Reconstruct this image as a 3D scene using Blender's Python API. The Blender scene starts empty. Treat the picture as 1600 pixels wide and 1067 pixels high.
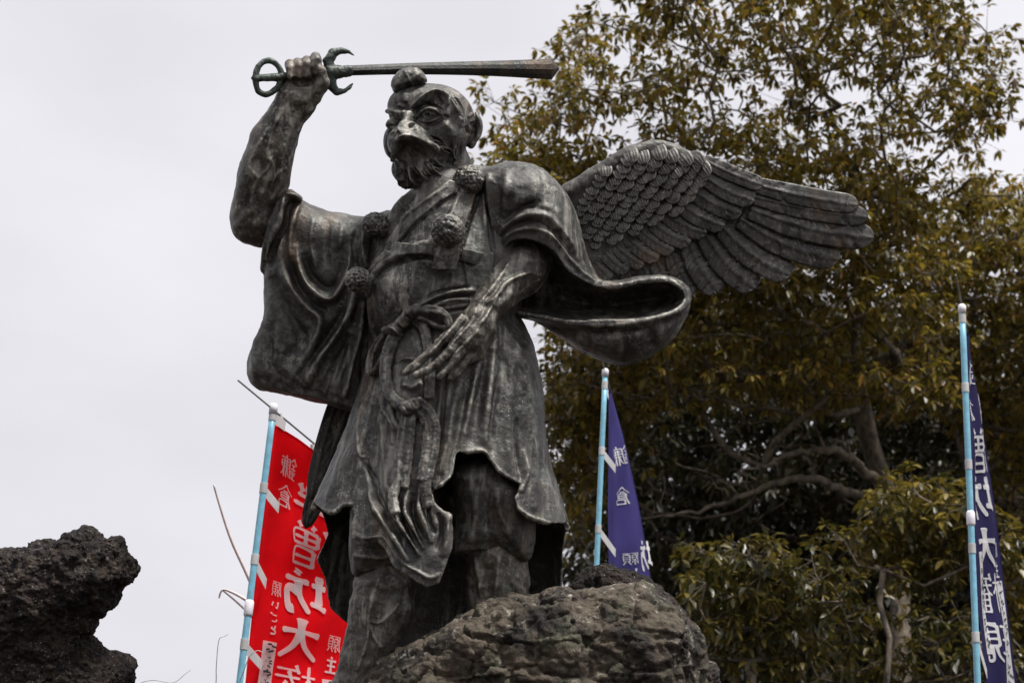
import bpy, bmesh, math, random
import numpy as np
import openvdb
from mathutils import Vector, Matrix

random.seed(7); RNG = np.random.default_rng(11)
SC = bpy.context.scene
COL = SC.collection

# ------------------------------------------------------------------ camera
F = 2600.0                                  # focal length in photograph pixels (1600 wide)
PITCH, ROLL = math.radians(22.0), 0.068
CAM = np.array([0.0, 0.0, 1.6])
_f = np.array([0, math.cos(PITCH), math.sin(PITCH)]); _r = np.array([1.0, 0, 0]); _u = np.array([0, -math.sin(PITCH), math.cos(PITCH)])
RT = math.cos(ROLL) * _r + math.sin(ROLL) * _u
UP = -math.sin(ROLL) * _r + math.cos(ROLL) * _u
BK = -_f
R3 = np.stack([RT, UP, BK], 1)              # camera axes as columns
cam = bpy.data.cameras.new('camera'); cam_o = bpy.data.objects.new('camera', cam); COL.objects.link(cam_o)
M4 = Matrix([[R3[0][0], R3[0][1], R3[0][2], CAM[0]], [R3[1][0], R3[1][1], R3[1][2], CAM[1]], [R3[2][0], R3[2][1], R3[2][2], CAM[2]], [0, 0, 0, 1]])
cam_o.matrix_world = M4
cam.sensor_width = 36.0; cam.lens = F / 1600 * 36.0; cam.clip_end = 2000; cam.clip_start = 0.05
DIST = 5.3                                  # metres to the statue
UNIT = DIST / F                             # metres per photograph pixel at the statue
cam.dof.use_dof = True; cam.dof.focus_distance = DIST - 0.1; cam.dof.aperture_fstop = 5.6
SC.camera = cam_o

# ------------------------------------------------------------------ sky, sun, exposure
w = bpy.data.worlds.new('World'); SC.world = w; w.use_nodes = True
nt = w.node_tree; nt.nodes.clear()
def N(tree, kind, **kw):
    n = tree.nodes.new(kind)
    for k, v in kw.items():
        if hasattr(n, k): setattr(n, k, v)
    return n
SUN_EL, SUN_AZ = math.radians(66), math.radians(140)
out = N(nt, 'ShaderNodeOutputWorld'); bg = N(nt, 'ShaderNodeBackground'); bg.inputs[1].default_value = 0.05
sky = N(nt, 'ShaderNodeTexSky'); sky.sky_type = 'NISHITA'; sky.sun_disc = False
sky.sun_elevation = SUN_EL; sky.sun_rotation = SUN_AZ; sky.dust_density = 4
tc = N(nt, 'ShaderNodeTexCoord'); sep = N(nt, 'ShaderNodeSeparateXYZ'); nt.links.new(tc.outputs['Generated'], sep.inputs[0])
# closed cloud layer, brighter overhead as an overcast sky is
zc_ = N(nt, 'ShaderNodeMath', operation='MAXIMUM'); zc_.inputs[1].default_value = 0.0; nt.links.new(sep.outputs['Z'], zc_.inputs[0])
zp = N(nt, 'ShaderNodeMath', operation='POWER'); zp.inputs[1].default_value = 2.0; nt.links.new(zc_.outputs[0], zp.inputs[0])
ramp = N(nt, 'ShaderNodeMapRange'); ramp.inputs['From Min'].default_value = 0.0; ramp.inputs['From Max'].default_value = 1.0
ramp.inputs['To Min'].default_value = 4.35; ramp.inputs['To Max'].default_value = 7.0
nt.links.new(zp.outputs[0], ramp.inputs['Value'])
nz = N(nt, 'ShaderNodeTexNoise'); nz.inputs['Scale'].default_value = 2.9; nz.inputs['Detail'].default_value = 4; nz.inputs['Roughness'].default_value = .45
mp = N(nt, 'ShaderNodeMapping'); mp.inputs['Scale'].default_value = (1, 1, 2.2); nt.links.new(tc.outputs['Generated'], mp.inputs[0]); nt.links.new(mp.outputs[0], nz.inputs['Vector'])
nr = N(nt, 'ShaderNodeMapRange'); nr.inputs['From Min'].default_value = .3; nr.inputs['From Max'].default_value = .7; nr.inputs['To Min'].default_value = .90; nr.inputs['To Max'].default_value = 1.13
nt.links.new(nz.outputs['Fac'], nr.inputs['Value'])
mul = N(nt, 'ShaderNodeMath', operation='MULTIPLY'); nt.links.new(ramp.outputs[0], mul.inputs[0]); nt.links.new(nr.outputs[0], mul.inputs[1])
tint = N(nt, 'ShaderNodeMixRGB', blend_type='MULTIPLY'); tint.inputs[0].default_value = 1; tint.inputs[1].default_value = (.985, .965, 1.02, 1)
nt.links.new(mul.outputs[0], tint.inputs[2])
mix = N(nt, 'ShaderNodeMixRGB'); mix.inputs[0].default_value = .94
nt.links.new(sky.outputs[0], mix.inputs[1]); nt.links.new(tint.outputs[0], mix.inputs[2])
nt.links.new(mix.outputs[0], bg.inputs[0]); nt.links.new(bg.outputs[0], out.inputs[0])
sl = bpy.data.lights.new('sun', 'SUN'); sl.energy = 1.5; sl.angle = math.radians(12); sl.color = (1, .97, .92)
so = bpy.data.objects.new('sun', sl); COL.objects.link(so)
_sd = Vector((math.cos(SUN_EL) * math.sin(SUN_AZ), math.cos(SUN_EL) * math.cos(SUN_AZ), math.sin(SUN_EL)))   # towards the sun
so.rotation_euler = _sd.to_track_quat('Z', 'Y').to_euler()
SC.view_settings.view_transform = 'Standard'; SC.view_settings.look = 'None'; SC.view_settings.exposure = 1.85; SC.view_settings.gamma = 1.0
try: SC.view_settings.use_curve_mapping = False
except Exception: pass
SC.render.engine = 'CYCLES'
SC.cycles.max_bounces = 6; SC.cycles.transparent_max_bounces = 8

# ------------------------------------------------------------------ helpers: frames
# "figure frame": the statue's own frame, x right, y up, z to the viewer, in units of UNIT metres, origin at belly depth
def P(p):
    p = np.asarray(p, float); d = p[..., 2]; s = 1 - d / F
    return np.stack([(p[..., 0] - 800) * s, (533.5 - p[..., 1]) * s, d], -1)
def to_px(v):
    s = 1 - v[:, 2] / F
    return 800 + v[:, 0] / s, 533.5 - v[:, 1] / s
def W(v):                                    # figure frame -> world metres
    v = np.asarray(v, float)
    q = v * UNIT; q = q + np.array([0, 0, -DIST])
    return CAM + q @ R3.T
def at(px, py, dist):                        # a point in the place, dist metres along the view axis
    q = np.array([(px - 800) / F * dist, (533.5 - py) / F * dist, -dist])
    return CAM + R3 @ q
def smin(a, b, k):
    if k <= 0: return np.minimum(a, b)
    h = np.clip(k - np.abs(a - b), 0, None) / k
    return np.minimum(a, b) - h * h * k * .25
def smax(a, b, k): return -smin(-a, -b, k)
def catmull(pts, n=6, closed=False):
    p = np.asarray(pts, float); m = len(p)
    if m < 3 and not closed:
        t = np.linspace(0, 1, n * max(1, m - 1) + 1)[:, None]; return p[0] * (1 - t) + p[-1] * t
    o = []
    rng = range(m if closed else m - 1)
    for i in rng:
        if closed: a, b, c, d = p[i - 1], p[i], p[(i + 1) % m], p[(i + 2) % m]
        else: a, b, c, d = p[max(i - 1, 0)], p[i], p[i + 1], p[min(i + 2, m - 1)]
        for t in np.arange(n) / n:
            o.append(.5 * (2 * b + (c - a) * t + (2 * a - 5 * b + 4 * c - d) * t * t + (3 * b - a - 3 * c + d) * t ** 3))
    if not closed: o.append(p[-1])
    return np.array(o)
def vnoise(p, seed=0):
    """value noise on points (n,3) -> -1..1"""
    p = np.asarray(p, np.float64); i = np.floor(p).astype(np.int64); f = p - i; f = f * f * f * (f * (f * 6 - 15) + 10)
    def h(x, y, z):
        n = (x * 374761393 + y * 668265263 + z * 2147483647 + seed * 1274126177) & 0xffffffff
        n = ((n ^ (n >> 13)) * 1274126177) & 0xffffffff
        n = ((n ^ (n >> 16)) * 2246822519) & 0xffffffff
        return ((n ^ (n >> 15)) & 0xffff) / 32767.5 - 1
    r = 0
    for dx in (0, 1):
        for dy in (0, 1):
            for dz in (0, 1):
                wt = (f[:, 0] if dx else 1 - f[:, 0]) * (f[:, 1] if dy else 1 - f[:, 1]) * (f[:, 2] if dz else 1 - f[:, 2])
                r = r + wt * h(i[:, 0] + dx, i[:, 1] + dy, i[:, 2] + dz)
    return r
def fbm(p, octv=4, seed=0, gain=.5, ridged=False):
    a, s, r = 1.0, 1.0, 0
    for o in range(octv):
        n = vnoise(p * s + o * 17.3, seed + o)
        r = r + a * ((1 - 2 * np.abs(n)) if ridged else n); a *= gain; s *= 2.03
    return r

def worley(p, seed=0):
    """distance to nearest and second nearest scattered point, cell size 1"""
    p = np.asarray(p, np.float64); i = np.floor(p).astype(np.int64); f1 = np.full(len(p), 9.0); f2 = f1.copy(); idn = np.zeros(len(p))
    for dx in (-1, 0, 1):
        for dy in (-1, 0, 1):
            for dz in (-1, 0, 1):
                c = i + np.array([dx, dy, dz]); h = []
                for k in range(4):
                    n = (c[:, 0] * 374761393 + c[:, 1] * 668265263 + c[:, 2] * 2147483647 + (seed * 7 + k) * 1274126177) & 0xffffffff
                    n = ((n ^ (n >> 13)) * 1274126177) & 0xffffffff; n = ((n ^ (n >> 16)) * 2246822519) & 0xffffffff; h.append(((n ^ (n >> 15)) & 0xffff) / 65535.)
                d = np.sqrt(((c + np.stack(h[:3], 1) - p) ** 2).sum(1)); b = d < f1
                f2 = np.where(b, f1, np.minimum(f2, d)); f1 = np.where(b, d, f1); idn = np.where(b, h[3], idn)
    return f1, f2, idn

# ------------------------------------------------------------------ helpers: volume sculpting
class Field:
    def __init__(s, lo, hi, h):
        s.h = h; s.lo = np.array(lo, float); n = np.ceil((np.array(hi, float) - s.lo) / h).astype(int) + 1
        s.ax = [s.lo[i] + np.arange(n[i]) * h for i in range(3)]; s.n = n
        s.a = np.full(n, 30.0, np.float32)
    @classmethod
    def px(c, x0, y0, x1, y1, d0, d1, h):
        q = np.array([P((x, y, d)) for x in (x0, x1) for y in (y0, y1) for d in (d0, d1)])
        return c(q.min(0), q.max(0), h)
    def box(s, lo, hi):
        sl = []; g = []
        for i in range(3):
            a = int(np.clip(np.floor((lo[i] - s.lo[i]) / s.h), 0, s.n[i])); b = int(np.clip(np.ceil((hi[i] - s.lo[i]) / s.h) + 1, 0, s.n[i]))
            sl.append(slice(a, b)); g.append(s.ax[i][a:b].astype(np.float32))
        return tuple(sl), g[0][:, None, None], g[1][None, :, None], g[2][None, None, :]
    def _put(s, sl, d, k, op):
        if d.size == 0: return
        if op == '+': s.a[sl] = smin(s.a[sl], d.astype(np.float32), k)
        elif op == '-': s.a[sl] = smax(s.a[sl], -d.astype(np.float32), k)
    def caps(s, pts, r, k=6, op='+', flat=None):
        """chain of round cones; pts (px,py,d), radii r"""
        q = P(np.array(pts, float)); r = np.broadcast_to(np.asarray(r, float), (len(q),))
        mr = float(r.max()) + k + 8; SL, GX_, GY_, GZ_ = s.box(q.min(0) - mr, q.max(0) + mr)
        tmp = np.full(s.a[SL].shape, 60.0, np.float32); off = [x.start for x in SL]
        for i in range(len(q) - 1):
            a, b, ra, rb = q[i], q[i + 1], r[i], r[i + 1]; m = max(ra, rb) + k + 8
            sl, X, Y, Z = s.box(np.minimum(a, b) - m, np.maximum(a, b) + m)
            ba = b - a; L = max(float(ba @ ba), 1e-6)
            t = np.clip(((X - a[0]) * ba[0] + (Y - a[1]) * ba[1] + (Z - a[2]) * ba[2]) / L, 0, 1)
            d = np.sqrt((X - a[0] - t * ba[0]) ** 2 + (Y - a[1] - t * ba[1]) ** 2 + (Z - a[2] - t * ba[2]) ** 2) - (ra + t * (rb - ra))
            lc = tuple(slice(x.start - o, x.stop - o) for x, o in zip(sl, off))
            if d.size: tmp[lc] = smin(tmp[lc], d.astype(np.float32), min(k, .12 * m) * .5)
        s._put(SL, tmp, k, op)
    def ell(s, c, r, k=8, op='+', rot=None):
        """ellipsoid; rot = (rx,ry,rz) degrees in the figure frame"""
        c = P(np.array(c, float)); r = np.array(r, float); m = r.max() + k + 8
        sl, X, Y, Z = s.box(c - m, c + m); X = X - c[0]; Y = Y - c[1]; Z = Z - c[2]
        if rot is not None:
            from mathutils import Euler
            Q = np.array(Euler([math.radians(t) for t in rot]).to_matrix()).T
            X, Y, Z = (Q[i, 0] * X + Q[i, 1] * Y + Q[i, 2] * Z for i in range(3))
        k0 = np.sqrt((X / r[0]) ** 2 + (Y / r[1]) ** 2 + (Z / r[2]) ** 2); k1 = np.sqrt((X / r[0] ** 2) ** 2 + (Y / r[1] ** 2) ** 2 + (Z / r[2] ** 2) ** 2)
        s._put(sl, k0 * (k0 - 1) / np.maximum(k1, 1e-6), k, op)
    def loft(s, rows, k=8, op='+', inset=0.0, cap=True):
        """upright stack of ellipses: rows (py, xl, xr, zc, rz)"""
        R = np.array(rows, float); R = R[np.argsort(-R[:, 0])]
        sc = 1 - R[:, 3] / F; Yk = (533.5 - R[:, 0]) * sc; xl = (R[:, 1] - 800) * sc; xr = (R[:, 2] - 800) * sc
        lo = np.array([xl.min(), Yk.min(), (R[:, 3] - R[:, 4]).min()]) - k - 8; hi = np.array([xr.max(), Yk.max(), (R[:, 3] + R[:, 4]).max()]) + k + 8
        sl, X, Y, Z = s.box(lo, hi); y = Y[0, :, 0]
        def ip(v):
            yy = np.linspace(Yk[0], Yk[-1], 200); vv = np.interp(yy, Yk, v); kern = np.hanning(23); kern /= kern.sum()
            vv = np.convolve(np.pad(vv, 11, mode='edge'), kern, 'valid'); return np.interp(y, yy, vv).astype(np.float32)[None, :, None]
        cx = ip((xl + xr) / 2); rx = ip((xr - xl) / 2) - inset; zc = ip(R[:, 3]); rz = ip(R[:, 4]) - inset
        d = (np.sqrt(((X - cx) / rx) ** 2 + ((Z - zc) / rz) ** 2) - 1) * np.minimum(rx, rz)
        if cap: d = smax(d, np.maximum(Yk[0] - Y, Y - Yk[-1]), 6)
        s._put(sl, d, k, op)
    def poly2d(s, poly, d0, sl_xy, smooth=5):
        q = np.array(poly, float); q = catmull(q, smooth, True) if smooth > 1 else q
        sc = 1 - d0 / F; q = np.stack([(q[:, 0] - 800) * sc, (533.5 - q[:, 1]) * sc], 1)
        X, Y = sl_xy; X = X[:, :, 0]; Y = Y[:, :, 0]
        best = np.full(np.broadcast(X, Y).shape, 1e9, np.float32); inside = np.zeros(best.shape, bool)
        for i in range(len(q)):
            a, b = q[i - 1], q[i]; e = b - a; L = max(e @ e, 1e-9)
            t = np.clip(((X - a[0]) * e[0] + (Y - a[1]) * e[1]) / L, 0, 1)
            best = np.minimum(best, (X - a[0] - t * e[0]) ** 2 + (Y - a[1] - t * e[1]) ** 2)
            if a[1] != b[1]:
                c = (a[1] > Y) != (b[1] > Y); inside ^= c & (X < (b[0] - a[0]) * (Y - a[1]) / (b[1] - a[1]) + a[0])
        return np.where(inside, -np.sqrt(best), np.sqrt(best))
    def pillow(s, poly, zc, front, back, rw, k=8, op='+', smooth=5, tilt=(0, 0), power=2.0):
        """volume with a given outline (px): centre depth zc (+tilt per px), front/back swell, reached rw inside the outline"""
        q = P(np.array([(x, y, zc) for x, y in poly], float)); m = k + 8
        tt = max(abs(tilt[0]) * np.ptp(q[:, 0]), abs(tilt[1]) * np.ptp(q[:, 1]))
        sl, X, Y, Z = s.box(np.r_[q.min(0)[:2] - m, zc - back - m - tt], np.r_[q.max(0)[:2] + m, zc + front + m + tt])
        if 0 in np.broadcast(X, Y, Z).shape: return
        sd = s.poly2d(poly, zc, (X, Y), smooth)
        cx, cy = q[:, 0].mean(), q[:, 1].mean()
        z0 = zc + tilt[0] * (X[:, :, 0] - cx) + tilt[1] * (Y[:, :, 0] - cy)
        u = np.clip(-sd / rw, 0, 1); T = (1 - (1 - u) ** power) ** (1 / power)
        dz = Z - z0[:, :, None]; lim = np.where(dz > 0, front, back)
        g = ((np.clip(1 - u, 0, 1)[:, :, None]) ** power + (np.abs(dz) / lim) ** power) ** (1 / power) - 1
        d = np.where(sd[:, :, None] > 0, np.maximum(g, 0) * min(rw, front, back) + sd[:, :, None], g * min(rw, front, back))
        s._put(sl, d, k, op)
    def mesh(s, clean=True):
        a = s.a
        a[0], a[-1], a[:, 0], a[:, -1], a[:, :, 0], a[:, :, -1] = 30, 30, 30, 30, 30, 30
        g = openvdb.FloatGrid(30.0); g.copyFromArray(np.ascontiguousarray(np.clip(a, -30, 30)), tolerance=0.0)
        v, q = g.convertToQuads(0.0)
        v = v.astype(np.float64) * s.h + s.lo
        q = q.astype(np.int64); a_, b_, c_, d_ = (v[q[:, i]] - v.mean(0) for i in range(4))
        if (np.cross(c_ - a_, d_ - b_) * a_).sum() < 0: q = q[:, ::-1]
        return Sculpt(v, q)

class Sculpt:
    def __init__(s, v, q): s.v, s.q = v, q; s.normals()
    def normals(s):
        v, q = s.v, s.q
        n = np.cross(v[q[:, 2]] - v[q[:, 0]], v[q[:, 3]] - v[q[:, 1]]); vn = np.zeros_like(v)
        for i in range(4): np.add.at(vn, q[:, i], n)
        s.n = vn / np.maximum(np.linalg.norm(vn, axis=1, keepdims=True), 1e-9)
        c = np.array([0, 0, F]) - v; c /= np.linalg.norm(c, axis=1, keepdims=True); s.fac = (s.n * c).sum(1)
    def keep_big(s):
        n = len(s.v); lab = np.arange(n)
        e = np.concatenate([s.q[:, [0, 1]], s.q[:, [1, 2]], s.q[:, [2, 3]]])
        for _ in range(200):
            m = np.minimum(lab[e[:, 0]], lab[e[:, 1]]); l2 = lab.copy()
            np.minimum.at(l2, e[:, 0], m); np.minimum.at(l2, e[:, 1], m); l2 = l2[l2]
            if (l2 == lab).all(): break
            lab = l2
        u, c = np.unique(lab, return_counts=True); big = u[c >= c.max() * .02]
        keep = np.isin(lab, big); idx = np.cumsum(keep) - 1
        s.q = idx[s.q[keep[s.q[:, 0]]]]; s.v = s.v[keep]; s.normals(); return s
    def relax(s, it=1, f=.5):
        for _ in range(it):
            acc = np.zeros_like(s.v); cnt = np.zeros(len(s.v))
            for i in range(4):
                for j in (1, 3):
                    np.add.at(acc, s.q[:, i], s.v[s.q[:, (i + j) % 4]]); np.add.at(cnt, s.q[:, i], 1)
            s.v = s.v * (1 - f) + f * acc / np.maximum(cnt, 1)[:, None]
        s.normals(); return s
    def _front(s, lo=.05, hi=.35):
        t = np.clip((s.fac - lo) / (hi - lo), 0, 1); return t * t * (3 - 2 * t)
    def strokes(s, L):
        """chisel strokes drawn on the viewer's side: (points, width, height[, kind[, taper]])"""
        px, py = to_px(s.v); fr = s._front(); disp = np.zeros(len(s.v))
        for st in L:
            pts, wd, amp = st[:3]; kind = st[3] if len(st) > 3 else 'r'; tap = st[4] if len(st) > 4 else .18
            c = catmull(pts, 6) if len(pts) > 2 else catmull(pts, 8)
            m = wd * 3; sel = np.where((px > c[:, 0].min() - m) & (px < c[:, 0].max() + m) & (py > c[:, 1].min() - m) & (py < c[:, 1].max() + m) & (fr > 0))[0]
            if len(sel) == 0: continue
            x, y = px[sel], py[sel]; best = np.full(len(sel), 1e9); tt = np.zeros(len(sel)); sg = np.zeros(len(sel)); n = len(c) - 1
            for i in range(n):
                a, b = c[i], c[i + 1]; e = b - a; LL = max(e @ e, 1e-9)
                t = np.clip(((x - a[0]) * e[0] + (y - a[1]) * e[1]) / LL, 0, 1)
                dx, dy = x - a[0] - t * e[0], y - a[1] - t * e[1]; dd = np.hypot(dx, dy); b2 = dd < best
                best[b2] = dd[b2]; tt[b2] = ((i + t) / n)[b2]; sg[b2] = (e[0] * (y - a[1]) - e[1] * (x - a[0]))[b2]
            tp = np.clip(np.minimum(tt, 1 - tt) / max(tap, 1e-3), 0, 1) ** .7 if tap > 0 else 1
            if kind == 'r': p = np.exp(-(best / wd) ** 2)
            elif kind == 'v': p = np.clip(1 - best / (wd * 1.6), 0, 1)                      # sharp
            elif kind == 'f':                                                                # fold: ridge with a trough on its right-hand side
                q = np.where(sg > 0, best, -best) / wd; p = np.exp(-(q) ** 2) - .8 * np.exp(-(q - 1.5) ** 2)
            elif kind == 's':                                                                # step: raised on the right-hand side, dying away
                q = np.where(sg > 0, best, -best); p = np.clip((q + 1.2) / 2.4, 0, 1) * np.exp(-np.clip(q, 0, None) / wd)
            disp[sel] += amp * p * tp * fr[sel]
        s.v = s.v + s.n * disp[:, None]; s.normals(); return s
    def patch(s, poly, amp, edge=2.0, smooth=1):
        px, py = to_px(s.v); q = np.array(poly, float)
        if smooth > 1: q = catmull(q, smooth, True)
        sel = np.where((px > q[:, 0].min() - 6) & (px < q[:, 0].max() + 6) & (py > q[:, 1].min() - 6) & (py < q[:, 1].max() + 6))[0]
        x, y = px[sel], py[sel]; best = np.full(len(sel), 1e9); ins = np.zeros(len(sel), bool)
        for i in range(len(q)):
            a, b = q[i - 1], q[i]; e = b - a; L = max(e @ e, 1e-9); t = np.clip(((x - a[0]) * e[0] + (y - a[1]) * e[1]) / L, 0, 1)
            best = np.minimum(best, np.hypot(x - a[0] - t * e[0], y - a[1] - t * e[1]))
            if a[1] != b[1]: ins ^= ((a[1] > y) != (b[1] > y)) & (x < (b[0] - a[0]) * (y - a[1]) / (b[1] - a[1]) + a[0])
        sd = np.where(ins, best, -best); t = np.clip((sd + edge / 2) / edge, 0, 1)
        d = np.zeros(len(s.v)); d[sel] = amp * t * t * (3 - 2 * t); s.v = s.v + s.n * (d * s._front())[:, None]; s.normals(); return s
    def rough(s, amp, size, octv=3, seed=0, ridged=False, gain=.5):
        s.v = s.v + s.n * (fbm(s.v / size, octv, seed, gain, ridged) * amp)[:, None]; s.normals(); return s

def empty(name, loc, label=None, cat=None, group=None, parent=None):
    o = bpy.data.objects.new(name, None); COL.objects.link(o); o.location = loc; o.empty_display_size = .1
    tag(o, label, cat, group)
    if parent: o.parent = parent
    return o
def tag(o, label=None, cat=None, group=None, kind=None):
    for k, v in (('label', label), ('category', cat), ('group', group), ('kind', kind)):
        if v: o[k] = v
    return o
def root_of(o):
    l = np.zeros(3)
    while o is not None: l = l + np.array(o.location); o = o.parent
    return l
def obj(name, verts, faces, mat, parent=None, smooth=True):
    """verts in world metres; parents carry only translations"""
    v = np.asarray(verts, np.float64)
    org = root_of(parent) if parent is not None else np.zeros(3)
    me = bpy.data.meshes.new(name); v = v - org
    if isinstance(faces, np.ndarray):
        nf, k = faces.shape; me.vertices.add(len(v)); me.vertices.foreach_set('co', v.ravel())
        me.loops.add(nf * k); me.loops.foreach_set('vertex_index', faces.ravel().astype(np.int32))
        me.polygons.add(nf); me.polygons.foreach_set('loop_start', np.arange(0, nf * k, k, dtype=np.int32)); me.polygons.foreach_set('loop_total', np.full(nf, k, np.int32))
        me.update(calc_edges=True); me.validate()
    else:
        me.from_pydata(v.tolist(), [], [list(f) for f in faces]); me.update()
    if smooth: me.polygons.foreach_set('use_smooth', np.ones(len(me.polygons), bool))
    if mat: me.materials.append(mat)
    o = bpy.data.objects.new(name, me); COL.objects.link(o)
    if parent is not None: o.parent = parent
    return o
def tube(path, r, seg=8, closed=False):
    """round tube along points (any frame); r scalar or per point"""
    p = np.asarray(path, float); n = len(p); r = np.broadcast_to(np.asarray(r, float), (n,))
    t = np.gradient(p, axis=0); t /= np.maximum(np.linalg.norm(t, axis=1, keepdims=True), 1e-9)
    ref = np.array([0.3, 0.2, 1.0]); V = []; u = np.cross(t[0], ref); u /= np.linalg.norm(u)
    for i in range(n):
        u = u - t[i] * (u @ t[i]); u /= max(np.linalg.norm(u), 1e-9); b = np.cross(t[i], u)
        for j in range(seg):
            a = 2 * math.pi * j / seg; V.append(p[i] + r[i] * (math.cos(a) * u + math.sin(a) * b))
    Fc = []
    for i in range(n - 1):
        for j in range(seg): Fc.append((i * seg + j, i * seg + (j + 1) % seg, (i + 1) * seg + (j + 1) % seg, (i + 1) * seg + j))
    Fc.append(tuple(range(seg))[::-1]); Fc.append(tuple(range((n - 1) * seg, n * seg)))
    return np.array(V), Fc

# ------------------------------------------------------------------ materials
def mat(name):
    m = bpy.data.materials.new(name); m.use_nodes = True; t = m.node_tree; b = t.nodes['Principled BSDF']; return m, t, b
def noise(t, scale, detail=4, rough=.55, vec=None, stretch=None):
    n = N(t, 'ShaderNodeTexNoise'); n.inputs['Scale'].default_value = scale; n.inputs['Detail'].default_value = detail; n.inputs['Roughness'].default_value = rough
    if vec is None:
        g = N(t, 'ShaderNodeNewGeometry'); vec = g.outputs['Position']
    if stretch:
        mp = N(t, 'ShaderNodeMapping'); mp.inputs['Scale'].default_value = stretch; t.links.new(vec, mp.inputs[0]); vec = mp.outputs[0]
    t.links.new(vec, n.inputs['Vector']); return n.outputs['Fac']
def mrange(t, v, a, b, c=0., d=1.):
    m = N(t, 'ShaderNodeMapRange'); m.clamp = True
    for k, x in zip(('From Min', 'From Max', 'To Min', 'To Max'), (a, b, c, d)): m.inputs[k].default_value = x
    t.links.new(v, m.inputs['Value']); return m.outputs[0]
def mixc(t, fac, a, b, mode='MIX'):
    m = N(t, 'ShaderNodeMixRGB', blend_type=mode)
    if isinstance(fac, (int, float)): m.inputs[0].default_value = fac
    else: t.links.new(fac, m.inputs[0])
    for i, c in ((1, a), (2, b)):
        if isinstance(c, tuple): m.inputs[i].default_value = (*c, 1) if len(c) == 3 else c
        else: t.links.new(c, m.inputs[i])
    return m.outputs[0]
def mathn(t, op, a, b=None):
    m = N(t, 'ShaderNodeMath', operation=op)
    for i, c in ((0, a), (1, b)):
        if c is None: continue
        if isinstance(c, (int, float)): m.inputs[i].default_value = c
        else: t.links.new(c, m.inputs[i])
    return m.outputs[0]
def bump(t, b, h, strength, dist):
    n = N(t, 'ShaderNodeBump'); n.inputs['Strength'].default_value = strength; n.inputs['Distance'].default_value = dist
    t.links.new(h, n.inputs['Height']); t.links.new(n.outputs[0], b.inputs['Normal'])

def bronze(name, dark, mid, pale, streak=.55, green=.35, wear=.5, bumpk=.6):
    m, t, b = mat(name)
    n1 = noise(t, 6, 6, .68); n2 = noise(t, 42, 5, .7); n3 = noise(t, 150, 3, .7)
    base = mixc(t, mrange(t, n1, .34, .70), dark, mid)
    st = noise(t, 30, 5, .65, stretch=(1, 1, .07)); st2 = noise(t, 4.5, 4, .6)           # rain streaks run down the metal
    base = mixc(t, mathn(t, 'MULTIPLY', mrange(t, st, .50, .66, 0, streak), mrange(t, st2, .40, .58)), base, pale)
    du = mathn(t, 'MULTIPLY', mrange(t, n2, .50, .66, 0, streak * .9), mrange(t, noise(t, 3.1, 4, .6), .42, .62)); base = mixc(t, du, base, pale)
    gr = mathn(t, 'MULTIPLY', mrange(t, noise(t, 10, 5, .7), .54, .66), mrange(t, n2, .40, .60, 0, green))
    base = mixc(t, gr, base, (.19, .24, .21))
    rs = mrange(t, noise(t, 7.7, 4, .6, stretch=(1, 1, .4)), .57, .72, 0, .5)
    base = mixc(t, rs, base, (.13, .075, .040))
    fl = mathn(t, 'MULTIPLY', mrange(t, n3, .60, .70, 0, .8), mrange(t, noise(t, 8, 3), .52, .62)); base = mixc(t, fl, base, (.42, .40, .36))   # flecks of lime
    geo = N(t, 'ShaderNodeNewGeometry'); po = mrange(t, geo.outputs['Pointiness'], .505, .57, 0, wear)
    base = mixc(t, mathn(t, 'MULTIPLY', po, mrange(t, n2, .34, .58)), base, tuple(min(1, c * 1.35) for c in pale))
    gn = N(t, 'ShaderNodeHueSaturation'); gn.inputs['Value'].default_value = 1.15; t.links.new(base, gn.inputs['Color']); t.links.new(gn.outputs[0], b.inputs['Base Color']); b.inputs['Metallic'].default_value = .36
    t.links.new(mrange(t, n2, .3, .7, .38, .62), b.inputs['Roughness'])
    h = mathn(t, 'ADD', mathn(t, 'MULTIPLY', n3, .45), n2)
    bump(t, b, h, bumpk, .005)
    return m

# ================================================================== the statue
BRONZE = bronze('weathered_bronze', (.013, .0125, .012), (.072, .069, .062), (.34, .325, .285), wear=.38)
BRONZE_SKIN = bronze('weathered_bronze_limbs', (.018, .016, .014), (.092, .082, .069), (.38, .35, .30), streak=.75, wear=.55)
BRONZE_FEATHER = bronze('weathered_bronze_feathers', (.017, .016, .0155), (.066, .062, .056), (.26, .245, .215), streak=.4, green=.25, wear=.6, bumpk=.45)
BRONZE_GREEN = bronze('verdigris_bronze', (.020, .024, .021), (.055, .07, .06), (.16, .20, .17), streak=.3, green=.6)
BLADE_M = bronze('dark_blade_bronze', (.008, .008, .007), (.022, .020, .018), (.05, .055, .048), streak=.15, green=.2, wear=.15)
base_pt = W(P((700, 1010, 120)))
statue = empty('statue', base_pt, 'dark bronze winged warrior statue with a beak raising a sword, standing on the boulder', 'statue')
def spart(name, sc, m=BRONZE, parent=None):
    return obj(name, W(sc.v), sc.q, m, parent or statue)
def depth_at(sc, x, y, r=5):
    px, py = to_px(sc.v); m = (np.abs(px - x) < r) & (np.abs(py - y) < r); return float(sc.v[m, 2].max()) if m.any() else 0.0

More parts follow.
